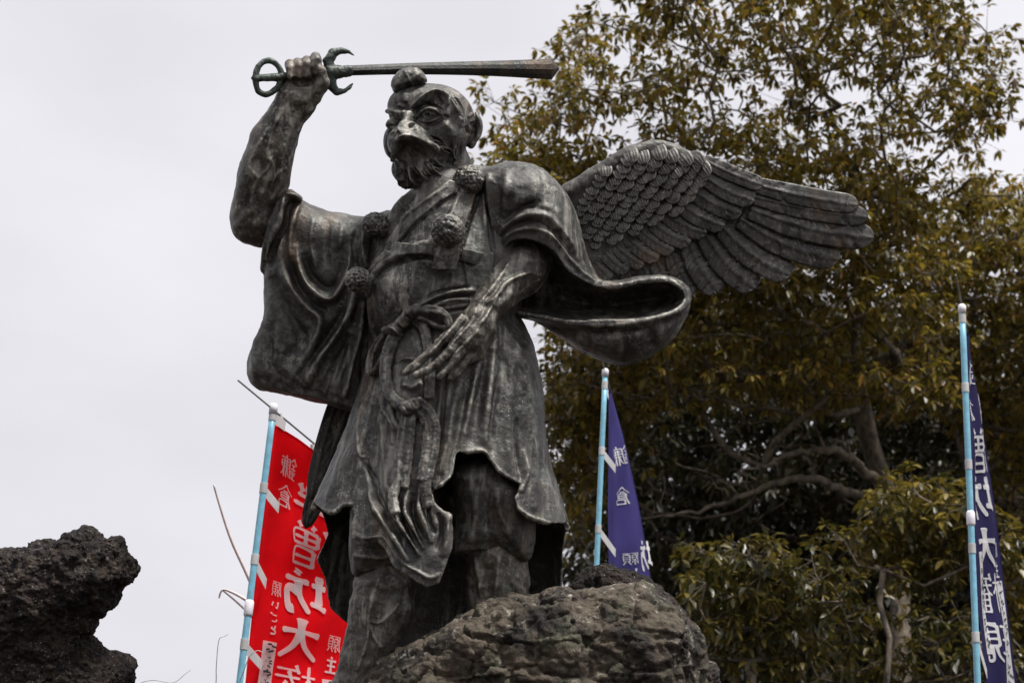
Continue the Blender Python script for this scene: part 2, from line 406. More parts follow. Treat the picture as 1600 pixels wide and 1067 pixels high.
# ---------------------------------------------------------------- body: head, neck, arms and legs in one skin
bold = lambda L, k, tp=.3, wk=1.0: [(a[0], a[1] * wk, a[2] * k, a[3] if len(a) > 3 else 'r', a[4] if len(a) > 4 else tp) for a in L]
def head():
    f = Field.px(580, 120, 765, 345, -95, 150, 1.05)
    f.ell((676, 190, -2), (66, 58, 74), 8)                       # skull
    f.ell((648, 165, 22), (42, 30, 44), 14)                      # forehead
    f.ell((664, 230, 12), (58, 44, 58), 14)                      # jaw and cheeks
    f.ell((694, 212, 26), (34, 30, 40), 12)                      # cheekbone, near side
    f.ell((613, 222, 34), (14, 25, 24), 8)                       # cheek, far side
    f.caps([(605, 174, 42), (617, 177, 55), (632, 181, 66)], [3.5, 5, 6], 7)   # brow, far side
    f.ell((652, 266, 34), (40, 25, 38), 12)                      # beard mass
    f.ell((638, 280, 36), (15, 15, 24), 8)
    f.caps([(690, 268, -15), (705, 345, -25)], [50, 62], 10)     # neck
    # the bill: wide, hooked, its rim arched over the open underside
    f.ell((642, 224, 66), (33, 30, 44), 8, rot=(-8, -24, 10))
    f.caps([(640, 186, 68), (634, 198, 92), (625, 212, 108)], [8, 10, 8], 9)
    f.caps([(625, 211, 108), (617, 228, 98), (613, 250, 76)], [5, 4.5, 3.5], 5)
    f.caps([(626, 210, 108), (646, 213, 104), (666, 222, 90), (682, 233, 72)], [5.5, 5, 5, 4], 5)
    f.pillow([(613, 258), (617, 236), (625, 217), (645, 218), (665, 227), (679, 238), (677, 249), (656, 257), (634, 262)], 112, 60, 42, 14, 4, '-', smooth=4)
    f.ell((646, 262, 40), (28, 10, 26), 9)                       # lower bill, shut and set back
    f.ell((669, 180, 61), (12.5, 9.0, 11), 1.5)                 # eyeballs
    f.ell((613.5, 197, 54), (9, 8.5, 11), 1.5)
    # ear
    f.ell((740, 203, -10), (9, 25, 16), 3, rot=(0, 30, -6)); f.ell((736, 224, -6), (7, 9, 8), 4)
    s = f.mesh().keep_big()
    e = lambda c, rx, ry, n=14, a0=0, a1=360: [(c[0] + rx * math.cos(math.radians(a)), c[1] + ry * math.sin(math.radians(a))) for a in np.linspace(a0, a1, n)]
    s.strokes([
        # sockets and lids
        ([(650, 183), (662, 186), (676, 186), (690, 178)], 7, -3.5), ([(648, 174), (656, 167), (668, 160), (686, 163)], 4.5, -8), ([(606, 208), (616, 211), (624, 205)], 5, -3),
        ([(650, 186), (658, 175), (669, 170.5), (680, 173), (690, 180)], 1.8, 5), ([(652, 186), (662, 190), (675, 189), (688, 182)], 1.6, 3.2),
        ([(604, 200), (609, 190), (617, 187), (625, 192)], 1.8, 4), ([(606, 202), (612, 206), (620, 205), (625, 199)], 1.6, 3),
        # brows
        ([(638, 176), (648, 165), (662, 153), (679, 147), (691, 152), (700, 166)], 3.4, 11), ([(644, 174), (656, 164), (668, 158), (682, 155), (695, 164)], 3, -4),
        ([(606, 173), (614, 175), (622, 177), (634, 180)], 3.4, 5), ([(600, 181), (612, 183), (628, 186)], 3, -3),
        ([(630, 176), (637, 181), (645, 174)], 4, 5), ([(633, 160), (635, 170)], 3, -3), ([(622, 163), (632, 168)], 3, 3), ([(640, 167), (652, 154), (662, 147)], 3, 4), ([(633, 145), (633, 160)], 5, 2.5),
        ([(630, 184), (639, 181), (650, 186)], 3, 3), ([(628, 190), (640, 187), (652, 192)], 2.4, -3),
        # under the eyes, cheek
        ([(656, 195), (672, 198), (690, 192), (702, 180)], 4, -3), ([(690, 190), (704, 203), (705, 214)], 6, 4), ([(648, 200), (664, 208), (684, 222)], 4, -2.5),
        ([(700, 216), (706, 240), (700, 262)], 6, -3),
        # nostril
        ([(642, 197), (648, 196)], 2.6, -6, 'r', 0), ([(640, 192), (650, 192)], 2.2, 2),
        # rim of the bill
        ([(615, 246), (617, 229), (624, 213), (645, 213), (667, 223), (681, 234)], 2, 2), ([(668, 222), (682, 229), (684, 238)], 3, 3),
        # cap strings, hair line
        ([(668, 126), (690, 131), (712, 143), (728, 160), (738, 178)], 3.2, 3.4), ([(690, 150), (704, 160), (716, 178), (722, 200)], 5, 2.5),
        # ear relief
        ([(731, 184), (740, 178), (749, 190), (749, 208), (740, 222), (735, 228)], 2.8, 4.5), ([(738, 190), (742, 202), (737, 214)], 4, -7), ([(729, 196), (732, 210)], 2.5, -4),
    ])
    hair = []; hr = np.random.default_rng(4); J = lambda a: hr.uniform(-a, a)
    for i in range(22):                                           # moustache and side whiskers
        t = i / 21; x0, y0 = 670 + 24 * t + J(2), 213 + 24 * t + J(2); hair.append(([(x0, y0), (x0 + 13, y0 + 4 + J(2)), (x0 + 24 - 6 * t + J(4), y0 + 15 + J(3))], 1.2, hr.choice([2.6, -2.6, 1.8, -2]) ))
    for i in range(34):                                           # beard, combed down and back
        t = i / 33; x0, y0 = 618 + 58 * t + J(2.5), 262 - 16 * t + 9 * math.sin(t * 3.1) + J(5); L_ = hr.uniform(.55, 1.15)
        hair.append(([(x0, y0), (x0 + (2 + 10 * t) * L_ + J(2), y0 + 12 * L_), (x0 + (6 + 24 * t) * L_ + J(3), y0 + 22 * L_ + J(2)), (x0 + (9 + 34 * t) * L_ + J(3), y0 + (31 - 8 * t) * L_)], hr.uniform(1.1, 2.1), hr.choice([3.4, -3.4, 2.4, -2.6])))
    for i in range(16):
        t = i / 15; hair.append(([(607 + 12 * t + J(2), 240 + 14 * t + J(3)), (611 + 13 * t + J(2), 256 + 14 * t), (620 + 13 * t + J(3), 272 + 14 * t + J(3))], hr.uniform(1.1, 1.8), hr.choice([2.6, -2.6])))
    for i in range(16):                                           # hair above the ear
        t = i / 15; hair.append(([(690 + 20 * t, 141 + 10 * t + J(2)), (706 + 16 * t + J(2), 158 + 12 * t), (716 + 10 * t + J(2), 178 + 16 * t)], 1.3, hr.choice([1.7, -1.7])))
    for i in range(10):
        t = i / 9; hair.append(([(706 + 14 * t, 226 + J(4)), (704 + 16 * t, 240 + 4 * t), (696 + 22 * t, 258 + J(4))], 1.5, hr.choice([1.7, -1.7])))
    s.strokes(hair)
    # pupils
    s.strokes([([(666, 180), (669, 180.5)], 3.2, -6.5, 'r', 0), (e((667.5, 180), 5.6, 5.6), 1.0, 1.4, 'r', 0), ([(612, 197), (614, 197)], 2.8, -5.5, 'r', 0), ([(656, 180), (668, 174), (682, 177)], 1.2, -2), ([(650, 176), (658, 168), (670, 164), (684, 167), (694, 174)], 1.6, -2.5), ([(646, 182), (652, 188)], 2, -4), ([(692, 180), (702, 184)], 1.6, -2.5)])
    s.rough(.35, 9, 2, 3)
    return s
head_s = head()
head_o = spart('head', head_s, BRONZE)

f = Field.px(600, 95, 680, 155, -40, 70, 1.3)                     # little cap tied on the brow
f.pillow([(611, 130), (618, 117), (634, 107), (650, 106), (660, 113), (668, 126), (660, 132), (640, 139), (619, 146), (613, 139)], 34, 26, 26, 15, 3, smooth=4)
s = f.mesh().keep_big(); s.strokes([([(612, 133), (624, 131), (642, 124), (652, 118), (660, 113)], 2.5, 2), ([(630, 108), (640, 124), (646, 136)], 2, 1.4), ([(616, 144), (640, 137), (667, 127)], 2, 2)])
spart('cap', s.rough(.8, 8, 3, 5), BRONZE)

# raised arm with the fist
f = Field.px(345, 75, 545, 410, -90, 90, 1.7)
f.caps([(470, 350, -40), (440, 346, -34), (405, 343, -20)], [22, 30, 38], 14)
f.caps([(402, 340, -20), (400, 328, -18), (412, 275, -10), (426, 225, -4), (448, 180, 0), (462, 158, 0)], [36, 38, 41, 37, 29, 32], 10)
f.caps([(390, 356, -22), (410, 364, -26)], [26, 24], 12)
f.caps([(373, 340, -22), (380, 354, -22)], [12, 16], 10)
f.ell((474, 136, -2), (37, 27, 27), 8, rot=(0, 0, 10)); f.ell((500, 128, 0), (13, 17, 20), 6)
f.caps([(490, 150, 8), (504, 128, 18), (502, 112, 22), (492, 104, 24)], [14, 11, 9.5, 8], 4)      # thumb
for i, (x, yt, yb) in enumerate([(453, 99, 120), (466, 96, 120), (479, 93, 119), (493, 87, 112)]):
    f.caps([(x, yt + 6, -16), (x, yt + 2, 6), (x + 1, yt + 9, 22), (x + 2, yb, 24), (x + 3, yb + 8, 14)], [7.5, 8, 8, 7, 6.5], 1.5)
arm_r = f.mesh().keep_big()
arm_r.strokes([([(446, 165), (425, 205), (418, 240), (428, 262), (424, 300)], 3, 3.2), ([(426, 235), (420, 260), (400, 285), (392, 320)], 3, 2.6), ([(420, 195), (400, 240), (392, 262), (405, 280)], 3, 2.8), ([(450, 200), (440, 240), (436, 285), (420, 320)], 3.5, 2.6), ([(448, 262), (434, 270), (425, 285)], 2.5, 2.5),
    ([(462, 178), (445, 215), (436, 250)], 9, 3), ([(410, 215), (385, 275), (378, 320)], 10, 3), ([(430, 190), (412, 240), (408, 300)], 7, -3.5), ([(400, 320), (380, 340), (372, 356)], 6, 2.5), ([(455, 125), (470, 130), (490, 128)], 5, -6), ([(436, 150), (455, 165), (485, 165)], 5, -2)])
arm_r.rough(1.3, 22, 4, 21)
spart('arm', arm_r, BRONZE_SKIN)

# lowered arm with the open hand
f = Field.px(615, 360, 880, 615, 20, 225, 1.7)
f.caps([(842, 395, 14), (820, 415, 38), (812, 428, 50)], [30, 37, 37], 12)
f.caps([(814, 422, 48), (780, 455, 82), (757, 486, 110), (748, 502, 120)], [37, 31, 25, 24], 10)
f.caps([(748, 505, 126), (728, 533, 140)], [25, 22], 8)
f.caps([(757, 515, 118), (742, 548, 128), (722, 560, 138)], [16, 17, 13], 8)
FING = [[(722, 500, 140), (712, 513, 150), (693, 530, 162), (672, 551, 170), (651, 569, 176), (633, 582, 178)],
        [(730, 512, 142), (718, 528, 154), (703, 547, 164), (685, 566, 172), (665, 580, 178), (651, 586, 180)],
        [(738, 525, 142), (725, 540, 152), (711, 560, 162), (698, 576, 168), (688, 587, 172)],
        [(744, 540, 136), (730, 556, 144), (722, 572, 148), (711, 584, 152), (704, 591, 154)]]
for q in FING: f.caps(q, np.linspace(8.8, 5.4, len(q)), 1.2)
f.caps([(720, 505, 128), (706, 522, 130), (694, 531, 134), (684, 535, 138)], [9, 8, 7, 5.5], 3)
arm_l = f.mesh().keep_big()
vein = [([(835, 425), (810, 432), (790, 443), (776, 462), (760, 475)], 3.2, 4.6), ([(776, 462), (762, 490), (748, 508)], 2.6, 3.4), ([(800, 405), (783, 430), (770, 450), (745, 478)], 3, 3.6), ([(790, 390), (780, 412), (770, 425)], 3, 3),
    ([(728, 482), (712, 505), (690, 532), (668, 556)], 2.2, 2.6), ([(745, 480), (738, 500), (722, 520), (700, 542)], 2.2, 2.8), ([(755, 500), (742, 520), (728, 536), (706, 556)], 2.2, 2.6), ([(765, 470), (752, 492), (735, 510)], 4, -2.6), ([(736, 495), (720, 515)], 4, -2.4), ([(738, 530), (724, 548)], 3, -2),
    ([(840, 430), (830, 455), (800, 475)], 9, -3), ([(770, 480), (785, 470), (800, 455)], 6, 3), ([(745, 515), (752, 530), (745, 548)], 7, 3)]
for q in []: vein += [([(q[k][0] - 5, q[k][1] - 3), (q[k][0] + 4, q[k][1] + 5)], 2.4, .8, 'r', 0) for k in range(2, len(q) - 1)] + [([(q[-1][0], q[-1][1] - 1), (q[-1][0] - 2, q[-1][1] + 1)], 2.4, 1.5, 'r', 0)]
arm_l.strokes(vein); arm_l.rough(1.3, 14, 4, 22)
spart('arm', arm_l, BRONZE_SKIN)

# legs
f = Field.px(505, 780, 850, 1130, 20, 260, 2.2)
f.caps([(640, 780, 60), (604, 880, 100), (598, 915, 108), (597, 950, 112), (583, 1000, 122), (566, 1040, 134), (556, 1072, 140)], [48, 42, 43, 48, 41, 35, 33], 12)
f.caps([(556, 1075, 140), (528, 1092, 176), (505, 1102, 210)], [32, 26, 18], 12)
f.caps([(745, 780, 70), (776, 870, 96), (778, 905, 98), (778, 950, 100), (780, 1010, 104)], [48, 46, 47, 44, 36], 12)
legs = f.mesh().keep_big()
legs.strokes([([(592, 905), (578, 950), (574, 1000), (556, 1050)], 2.6, 4), ([(577, 968), (592, 972), (612, 956), (624, 940)], 2.4, 3.6), ([(578, 970), (586, 998), (598, 1012)], 2.2, 3), ([(562, 905), (555, 950), (549, 990)], 5, 2.5), ([(632, 910), (630, 950), (615, 990)], 6, -3),
    ([(742, 868), (748, 890), (752, 935)], 2.6, 4), ([(780, 864), (777, 900), (772, 940)], 3, 2.5), ([(800, 880), (806, 930)], 6, 2.2), ([(762, 880), (764, 930)], 7, -2.2)])
legs.rough(1.8, 17, 4, 23)
spart('legs', legs, BRONZE_SKIN)

# ---------------------------------------------------------------- the tunic over chest and belly
f = Field.px(545, 245, 870, 600, -150, 190, 1.75)
f.loft([(262, 678, 772, -32, 48), (285, 655, 800, -30, 58), (310, 628, 835, -26, 72), (350, 592, 852, -20, 92), (400, 577, 842, -8, 106), (450, 573, 822, 0, 112), (490, 573, 810, 4, 114), (530, 576, 815, 6, 108), (580, 572, 838, 14, 104)], 10)
f.ell((640, 470, 62), (62, 68, 58), 22)
f.caps([(700, 290, -10), (642, 334, 10), (598, 420, 10)], [30, 24, 20], 12)
f.caps([(690, 300, 30), (680, 400, 62)], [40, 48], 20)
torso = f.mesh().keep_big()
torso.patch([(700, 283), (713, 288), (714, 302), (687, 319), (650, 353), (629, 379), (610, 402), (590, 420), (578, 425), (599, 395), (612, 373), (624, 350), (650, 326), (674, 307)], 8, 2.4)
torso.patch([(716, 302), (741, 308), (760, 290), (768, 364), (772, 400), (760, 480), (735, 480), (722, 400), (716, 388), (700, 383), (629, 381), (650, 353), (687, 319)], 2.5, 3)
torso.patch([(574, 432), (590, 408), (605, 394), (632, 381), (680, 376), (722, 378), (722, 402), (680, 402), (656, 398), (627, 404), (605, 415), (590, 432), (578, 460), (568, 475)], 10, 2.6)
torso.patch([(714, 300), (742, 306), (729, 353), (718, 388), (713, 414), (677, 414), (679, 400), (687, 383), (699, 337)], 10, 2.4)
torso.strokes([([(747, 310), (736, 340), (728, 364), (722, 390)], 3, -8), ([(761, 285), (764, 320), (768, 364), (772, 395)], 3.4, -8), ([(755, 290), (756, 320), (758, 360)], 4, 4), ([(714, 302), (687, 319), (650, 353), (629, 379)], 1.6, -3.5), ([(700, 290), (674, 307), (650, 326), (624, 350), (612, 373), (599, 395)], 2, 3),
    ([(645, 296), (624, 320), (607, 345), (596, 372), (588, 400)], 3, 6), ([(652, 300), (632, 326), (616, 350), (604, 378)], 2.5, -5), ([(627, 318), (632, 328), (640, 336)], 2, 3), ([(634, 316), (648, 330)], 2, 2.5), ([(640, 320), (628, 340), (612, 362), (604, 380)], 2.5, -3), ([(626, 322), (606, 356), (597, 380)], 3, 3), ([(618, 330), (600, 352), (590, 376), (582, 410)], 3, -4), ([(598, 360), (612, 366)], 2, 2),
    ([(584, 443), (605, 418), (627, 408), (656, 402), (678, 404)], 3, -9), ([(577, 430), (575, 470), (577, 530)], 3, 4), ([(584, 440), (580, 480), (582, 510)], 3, -5),
    ([(690, 430), (692, 470)], 5, -2), ([(620, 430), (640, 450), (660, 445)], 14, 2), ([(742, 420), (746, 470)], 5, -2.5), ([(706, 425), (706, 462)], 3, 1.6),
    # rolled waistband
    ([(648, 482), (670, 468), (690, 460), (716, 455), (745, 453)], 3.4, 8), ([(652, 487), (675, 474), (700, 466), (740, 462)], 2.2, -7), ([(660, 486), (682, 477), (705, 468), (738, 468)], 3.2, 7), ([(668, 488), (690, 480), (735, 473)], 2.2, -6), ([(676, 486), (700, 478), (735, 474)], 3.2, 6), ([(655, 478), (675, 462), (700, 453), (735, 448)], 3, -6), ([(690, 487), (720, 483), (745, 480)], 3, -6)])
torso.rough(1.1, 26, 4, 31)
tunic = spart('tunic', torso, BRONZE)
# hanging end of the breast strap and its cross tab
def slab(name, quad, d, th, tiltz=0, parent=None, m=BRONZE):
    q = P(np.array([(x, y, d + tiltz * i) for i, (x, y) in enumerate(quad)], float))
    n = np.cross(q[1] - q[0], q[3] - q[0]); n /= np.linalg.norm(n); n = n if n[2] > 0 else -n
    bm = bmesh.new(); vs = [bm.verts.new(p) for p in np.concatenate([q, q - n * th])]
    for fc in ((0, 1, 2, 3), (7, 6, 5, 4), (0, 4, 5, 1), (1, 5, 6, 2), (2, 6, 7, 3), (3, 7, 4, 0)): bm.faces.new([vs[i] for i in fc])
    bmesh.ops.recalc_face_normals(bm, faces=bm.faces); bmesh.ops.bevel(bm, geom=bm.edges, offset=1.6, segments=2, profile=.6, affect='EDGES')
    bmesh.ops.subdivide_edges(bm, edges=bm.edges, cuts=2, use_grid_fill=True)
    v = np.array([p.co for p in bm.verts]); v = v + .5 * np.stack([vnoise(v / 9, k) for k in range(3)], 1); fs = [[x.index for x in fc.verts] for fc in bm.faces]; bm.verts.index_update(); fs = [[x.index for x in fc.verts] for fc in bm.faces]
    o = obj(name, W(v), fs, m, parent or statue); bm.free(); return o
slab('strap_end', [(684, 384), (718, 388), (713, 421), (675, 420)], depth_at(torso, 696, 412) + 7, 9)
slab('strap_tab', [(722, 388), (756, 395), (744, 414), (717, 407)], depth_at(torso, 735, 402) + 6, 12)

# ---------------------------------------------------------------- sleeves
f = Field.px(375, 285, 640, 660, -120, 75, 1.8)
f.pillow([(440, 302), (450, 299), (470, 312), (520, 330), (572, 338), (612, 330), (625, 380), (600, 470), (585, 560), (570, 630), (556, 644), (500, 629), (440, 615), (402, 606), (389, 585), (390, 556), (409, 512), (413, 450), (412, 390), (422, 340)], -20, 52, 46, 46, 6, smooth=4, tilt=(0, -.06))
f.pillow([(405, 560), (430, 575), (480, 590), (545, 612), (552, 640), (500, 625), (440, 612), (405, 602)], -10, 8, 60, 14, 6, '-', smooth=4)
f.caps([(466, 311, 2), (452, 304, 10), (440, 322, 18), (428, 352, 18), (418, 385, 8), (413, 420, -8)], [7, 9, 10, 10, 9, 7], 5)
sl_r = f.mesh().keep_big()
sl_r.strokes(bold([
    ([(444, 306), (436, 340), (424, 372), (418, 410)], 4, 7), ([(456, 312), (446, 350), (432, 385), (422, 420)], 4, -7), ([(468, 316), (458, 350), (454, 390), (462, 430)], 5, 6), ([(446, 303), (460, 306), (472, 314)], 3.5, 5),
    ([(462, 380), (468, 415), (484, 448), (512, 468), (530, 455), (545, 415), (556, 370)], 7, 11), ([(474, 395), (486, 428), (508, 448), (526, 440), (540, 405)], 7, -8), ([(455, 400), (464, 445), (492, 478), (512, 486)], 6, -7),
    ([(434, 330), (440, 400), (450, 440), (478, 478), (500, 500), (490, 540), (470, 575), (448, 600)], 8, 9), ([(424, 430), (440, 470), (462, 505), (470, 530), (446, 575)], 11, -7),
    ([(556, 440), (545, 490), (522, 530), (500, 560), (475, 605)], 7, 11), ([(540, 480), (515, 520), (488, 555), (462, 590)], 7, -10), ([(550, 520), (530, 560), (505, 610)], 9, -10), ([(568, 470), (560, 520), (545, 580), (538, 625)], 5, 9), ([(560, 510), (548, 560), (530, 620)], 4.5, -7), ([(528, 560), (515, 590), (506, 618)], 5, 5),
    ([(576, 480), (572, 540), (566, 610)], 5, -7), ([(560, 350), (552, 390), (558, 430)], 5, -6), ([(572, 345), (566, 380), (572, 420)], 5, 5), ([(585, 360), (580, 400), (586, 450)], 5, -5),
    ([(414, 500), (404, 530), (398, 560), (400, 590)], 6, 6), ([(425, 500), (420, 540), (424, 570), (444, 598)], 7, -6), ([(395, 590), (440, 606), (500, 619), (552, 634)], 4, 4),
    ([(490, 340), (486, 380), (495, 420)], 4, 2.5), ([(515, 345), (512, 390), (516, 420)], 4, -2.5), ([(535, 350), (530, 390)], 4, 2.5)], 1.35, .3, .9))
sl_r.rough(1.3, 24, 4, 41)
spart('sleeve', sl_r, BRONZE)

f = Field.px(745, 245, 1095, 585, -125, 130, 2.0)
f.pillow([(742, 274), (760, 264), (790, 254), (828, 256), (862, 276), (890, 311), (906, 352), (917, 392), (936, 434), (962, 439), (1000, 431), (1045, 431), (1070, 443), (1079, 462), (1073, 495), (1050, 530), (1015, 558), (965, 570), (920, 555), (870, 524), (835, 504), (800, 492), (775, 470), (760, 430), (754, 380), (746, 320)], 5, 84, 95, 70, 6, smooth=4)
f.pillow([(775, 425), (782, 396), (802, 376), (835, 377), (864, 393), (888, 424), (924, 444), (960, 448), (1006, 439), (1050, 440), (1072, 461), (1058, 481), (1012, 496), (960, 499), (900, 500), (850, 494), (805, 486), (778, 466)], 76, 130, 105, 36, 3, '-', smooth=4)
sl_l = f.mesh().keep_big()
sl_l.strokes([
    ([(768, 402), (782, 378), (804, 361), (838, 358), (868, 374), (893, 408), (926, 438), (965, 446), (1005, 438), (1044, 437), (1070, 455)], 3.2, 4, 'r', .05),
    ([(774, 388), (790, 362), (815, 348), (850, 350), (880, 378), (902, 415)], 4, -6), ([(776, 372), (800, 345), (832, 335), (862, 345), (888, 378), (905, 410)], 6, 6), ([(785, 350), (812, 325), (842, 318)], 6, -6), ([(800, 335), (822, 320), (845, 314)], 3, -5), ([(845, 318), (880, 345), (905, 395)], 6, 3),
    ([(763, 270), (766, 310), (771, 350), (772, 385)], 4, 5), ([(776, 275), (778, 320), (782, 350)], 5, -4), ([(790, 265), (792, 300), (790, 330)], 6, 3), ([(820, 262), (835, 290), (830, 315)], 12, 2),
    ([(800, 487), (850, 497), (900, 506), (960, 508), (1015, 500), (1060, 485), (1076, 465)], 3.4, 3.5, 'r', .05), ([(830, 503), (880, 518), (950, 522), (1020, 512), (1064, 492)], 6, -5), ([(890, 525), (950, 545), (1010, 540)], 12, 4), ([(975, 515), (978, 545), (970, 562)], 5, -4), ([(1020, 515), (1020, 545)], 6, -3), ([(910, 515), (925, 545)], 6, -3)])
sl_l.rough(1.3, 26, 4, 42)
spart('sleeve', sl_l, BRONZE)

# ---------------------------------------------------------------- skirt: hollow, cut along its wavy hem
rows = [(486, 583, 808, 2, 106), (540, 577, 835, 12, 112), (600, 563, 848, 26, 116), (660, 544, 851, 42, 122), (720, 518, 860, 56, 128), (790, 487, 880, 74, 134), (850, 470, 900, 88, 138), (920, 462, 906, 104, 140), (1000, 462, 906, 120, 140), (1070, 470, 900, 132, 136)]
f = Field.px(455, 470, 915, 1075, -90, 285, 2.0)
f.loft(rows, 4, cap=False)
g = Field.px(455, 470, 915, 1075, -90, 285, 2.0); g.loft(rows, 4, inset=9, cap=False)
f.a = np.maximum(f.a, -g.a)
X, Y, Z = f.ax[0][:, None, None], f.ax[1][None, :, None], f.ax[2][None, None, :]
HEM = [(560, 478), (830, 478), (900, 600), (900, 760), (886, 822), (852, 816), (824, 806), (808, 792), (803, 775), (815, 757), (796, 749), (782, 738), (770, 721), (757, 705), (742, 703), (732, 707), (719, 704), (713, 709), (709, 738), (703, 747), (686, 757), (678, 765), (681, 778), (700, 800), (711, 815), (709, 848), (697, 880), (689, 897), (671, 904), (654, 896), (640, 887), (622, 876), (605, 847), (595, 839), (572, 842), (556, 836), (551, 822), (557, 800), (551, 788), (538, 788), (521, 802), (504, 798), (489, 794), (470, 780), (500, 600)]
BACK = [(540, 478), (830, 478), (920, 600), (920, 780), (885, 834), (881, 870), (879, 925), (860, 1000), (700, 1055), (600, 1050), (544, 995), (509, 957), (500, 910), (489, 880), (504, 842), (497, 805), (470, 780), (480, 600)]
sd_f = f.poly2d(HEM, 150, (X, Y), 1); sd_b = f.poly2d(BACK, 90, (X, Y), 1)
zc_y = np.interp(-f.ax[1], [-(533.5 - r[0]) for r in rows], [r[3] for r in rows])[None, :, None]
cut = np.where(Z > zc_y + 14, sd_f[:, :, None], sd_b[:, :, None]).astype(np.float32)
f.a = smax(f.a, cut, 2.5)
skirt = f.mesh().keep_big(); skirt.relax(1, .4)
skirt.strokes(bold([
    ([(590, 590), (583, 640), (568, 700), (556, 745)], 5, 6), ([(576, 600), (562, 660), (566, 710), (580, 735)], 3, 4), ([(570, 715), (578, 740), (590, 760)], 4, -7), ([(545, 690), (530, 740), (512, 785)], 9, 5), ([(560, 700), (548, 750), (540, 785)], 6, -6), ([(556, 640), (540, 700), (524, 760)], 7, -3),
    ([(600, 600), (598, 660), (600, 720), (606, 780)], 6, 5), ([(606, 650), (612, 690), (622, 672)], 5, -7), ([(612, 600), (618, 640), (630, 672)], 4, -8), ([(602, 640), (612, 665), (624, 678)], 3, 6),
    ([(575, 740), (582, 785), (600, 815), (622, 850), (640, 880)], 5, 8), ([(584, 735), (592, 775), (612, 812), (632, 846)], 4, -7), ([(612, 760), (610, 790), (622, 815), (642, 845), (656, 870)], 4.5, 8), ([(622, 770), (622, 795), (636, 820), (650, 850)], 3.5, -7), ([(636, 765), (634, 800), (648, 828), (662, 858)], 4.5, 7), ([(645, 770), (646, 810), (662, 845)], 3.5, -8), ([(660, 740), (655, 790), (664, 820), (674, 850)], 4.5, 8), ([(672, 760), (668, 800), (680, 835)], 3.5, -8), ([(690, 780), (700, 820), (692, 870)], 5, 7), ([(684, 800), (690, 830), (682, 860)], 3.5, -6),
    ([(680, 690), (690, 640), (700, 600)], 6, 5), ([(686, 740), (700, 690), (708, 640), (720, 590)], 7, 5), ([(676, 720), (688, 670), (694, 620), (704, 560)], 4.5, -8), ([(698, 740), (714, 690), (728, 620), (738, 580)], 6, -5),
    ([(716, 700), (730, 650), (742, 590), (750, 555)], 7, 5), ([(757, 700), (760, 650), (768, 570), (776, 520)], 7, 5), ([(738, 698), (746, 640), (758, 580), (764, 545)], 8, -5), ([(772, 715), (768, 660), (780, 590), (790, 530)], 6, -4), ([(800, 745), (792, 680), (796, 610), (802, 550)], 8, 4), ([(815, 752), (808, 700), (806, 650)], 4, -5), ([(812, 770), (822, 740), (818, 700)], 5, 5), ([(835, 800), (836, 740), (828, 660), (822, 590), (816, 540)], 8, 4), ([(856, 808), (848, 750), (838, 680)], 6, -3),
    ([(796, 520), (812, 560), (820, 620)], 8, 3), ([(780, 530), (790, 570), (796, 640)], 6, -3),
    ([(706, 742), (690, 755), (678, 764)], 3, 4), ([(714, 707), (735, 705), (757, 704), (770, 721), (784, 738), (815, 756)], 3, 3.5), ([(806, 790), (824, 805), (852, 815), (884, 822)], 3, 3.5), ([(556, 835), (572, 841), (596, 838), (606, 847), (622, 875)], 3, 3.5), ([(490, 793), (520, 800), (540, 788), (552, 788)], 3, 3.5), ([(622, 875), (654, 894), (672, 902), (690, 895)], 3, 3)], 1.45, .4, .9))
skirt.patch([(604, 545), (626, 515), (655, 515), (669, 560), (668, 612), (645, 634), (620, 622), (603, 592)], 11, 18, 4)
skirt.strokes([([(618, 566), (636, 560), (655, 563)], 4, 4), ([(628, 600), (645, 606), (660, 596)], 5, 5), ([(622, 585), (640, 590)], 5, -3)])
skirt.rough(1.5, 28, 4, 51)
spart('skirt', skirt, BRONZE)
# gathered trouser ends above the shins
for nm, poly, zc, sd, st in (('trouser_end', [(552, 780), (545, 845), (548, 888), (560, 900), (585, 892), (622, 886), (652, 884), (668, 840), (640, 770), (590, 765)], 108, 61, [([(552, 866), (590, 870), (630, 864)], 4, 5), ([(556, 855), (600, 860), (640, 852)], 4, -4), ([(560, 890), (600, 884), (640, 882)], 4, 4)]),
        ('trouser_end', [(706, 735), (712, 800), (704, 862), (735, 864), (780, 858), (824, 878), (838, 830), (822, 765), (785, 725), (745, 712)], 108, 62, [([(745, 760), (742, 810), (735, 850)], 6, 5), ([(775, 760), (782, 800), (800, 845)], 6, 5), ([(758, 770), (760, 830)], 6, -4), ([(715, 858), (760, 854), (815, 868)], 4, 4)])):
    f = Field.px(530, 700, 850, 910, 40, 180, 2.4); f.pillow(poly, zc, 46, 52, 34, 4, smooth=4)
    s = f.mesh().keep_big(); s.strokes(st); spart(nm, s.rough(1.3, 22, 3, sd), BRONZE)

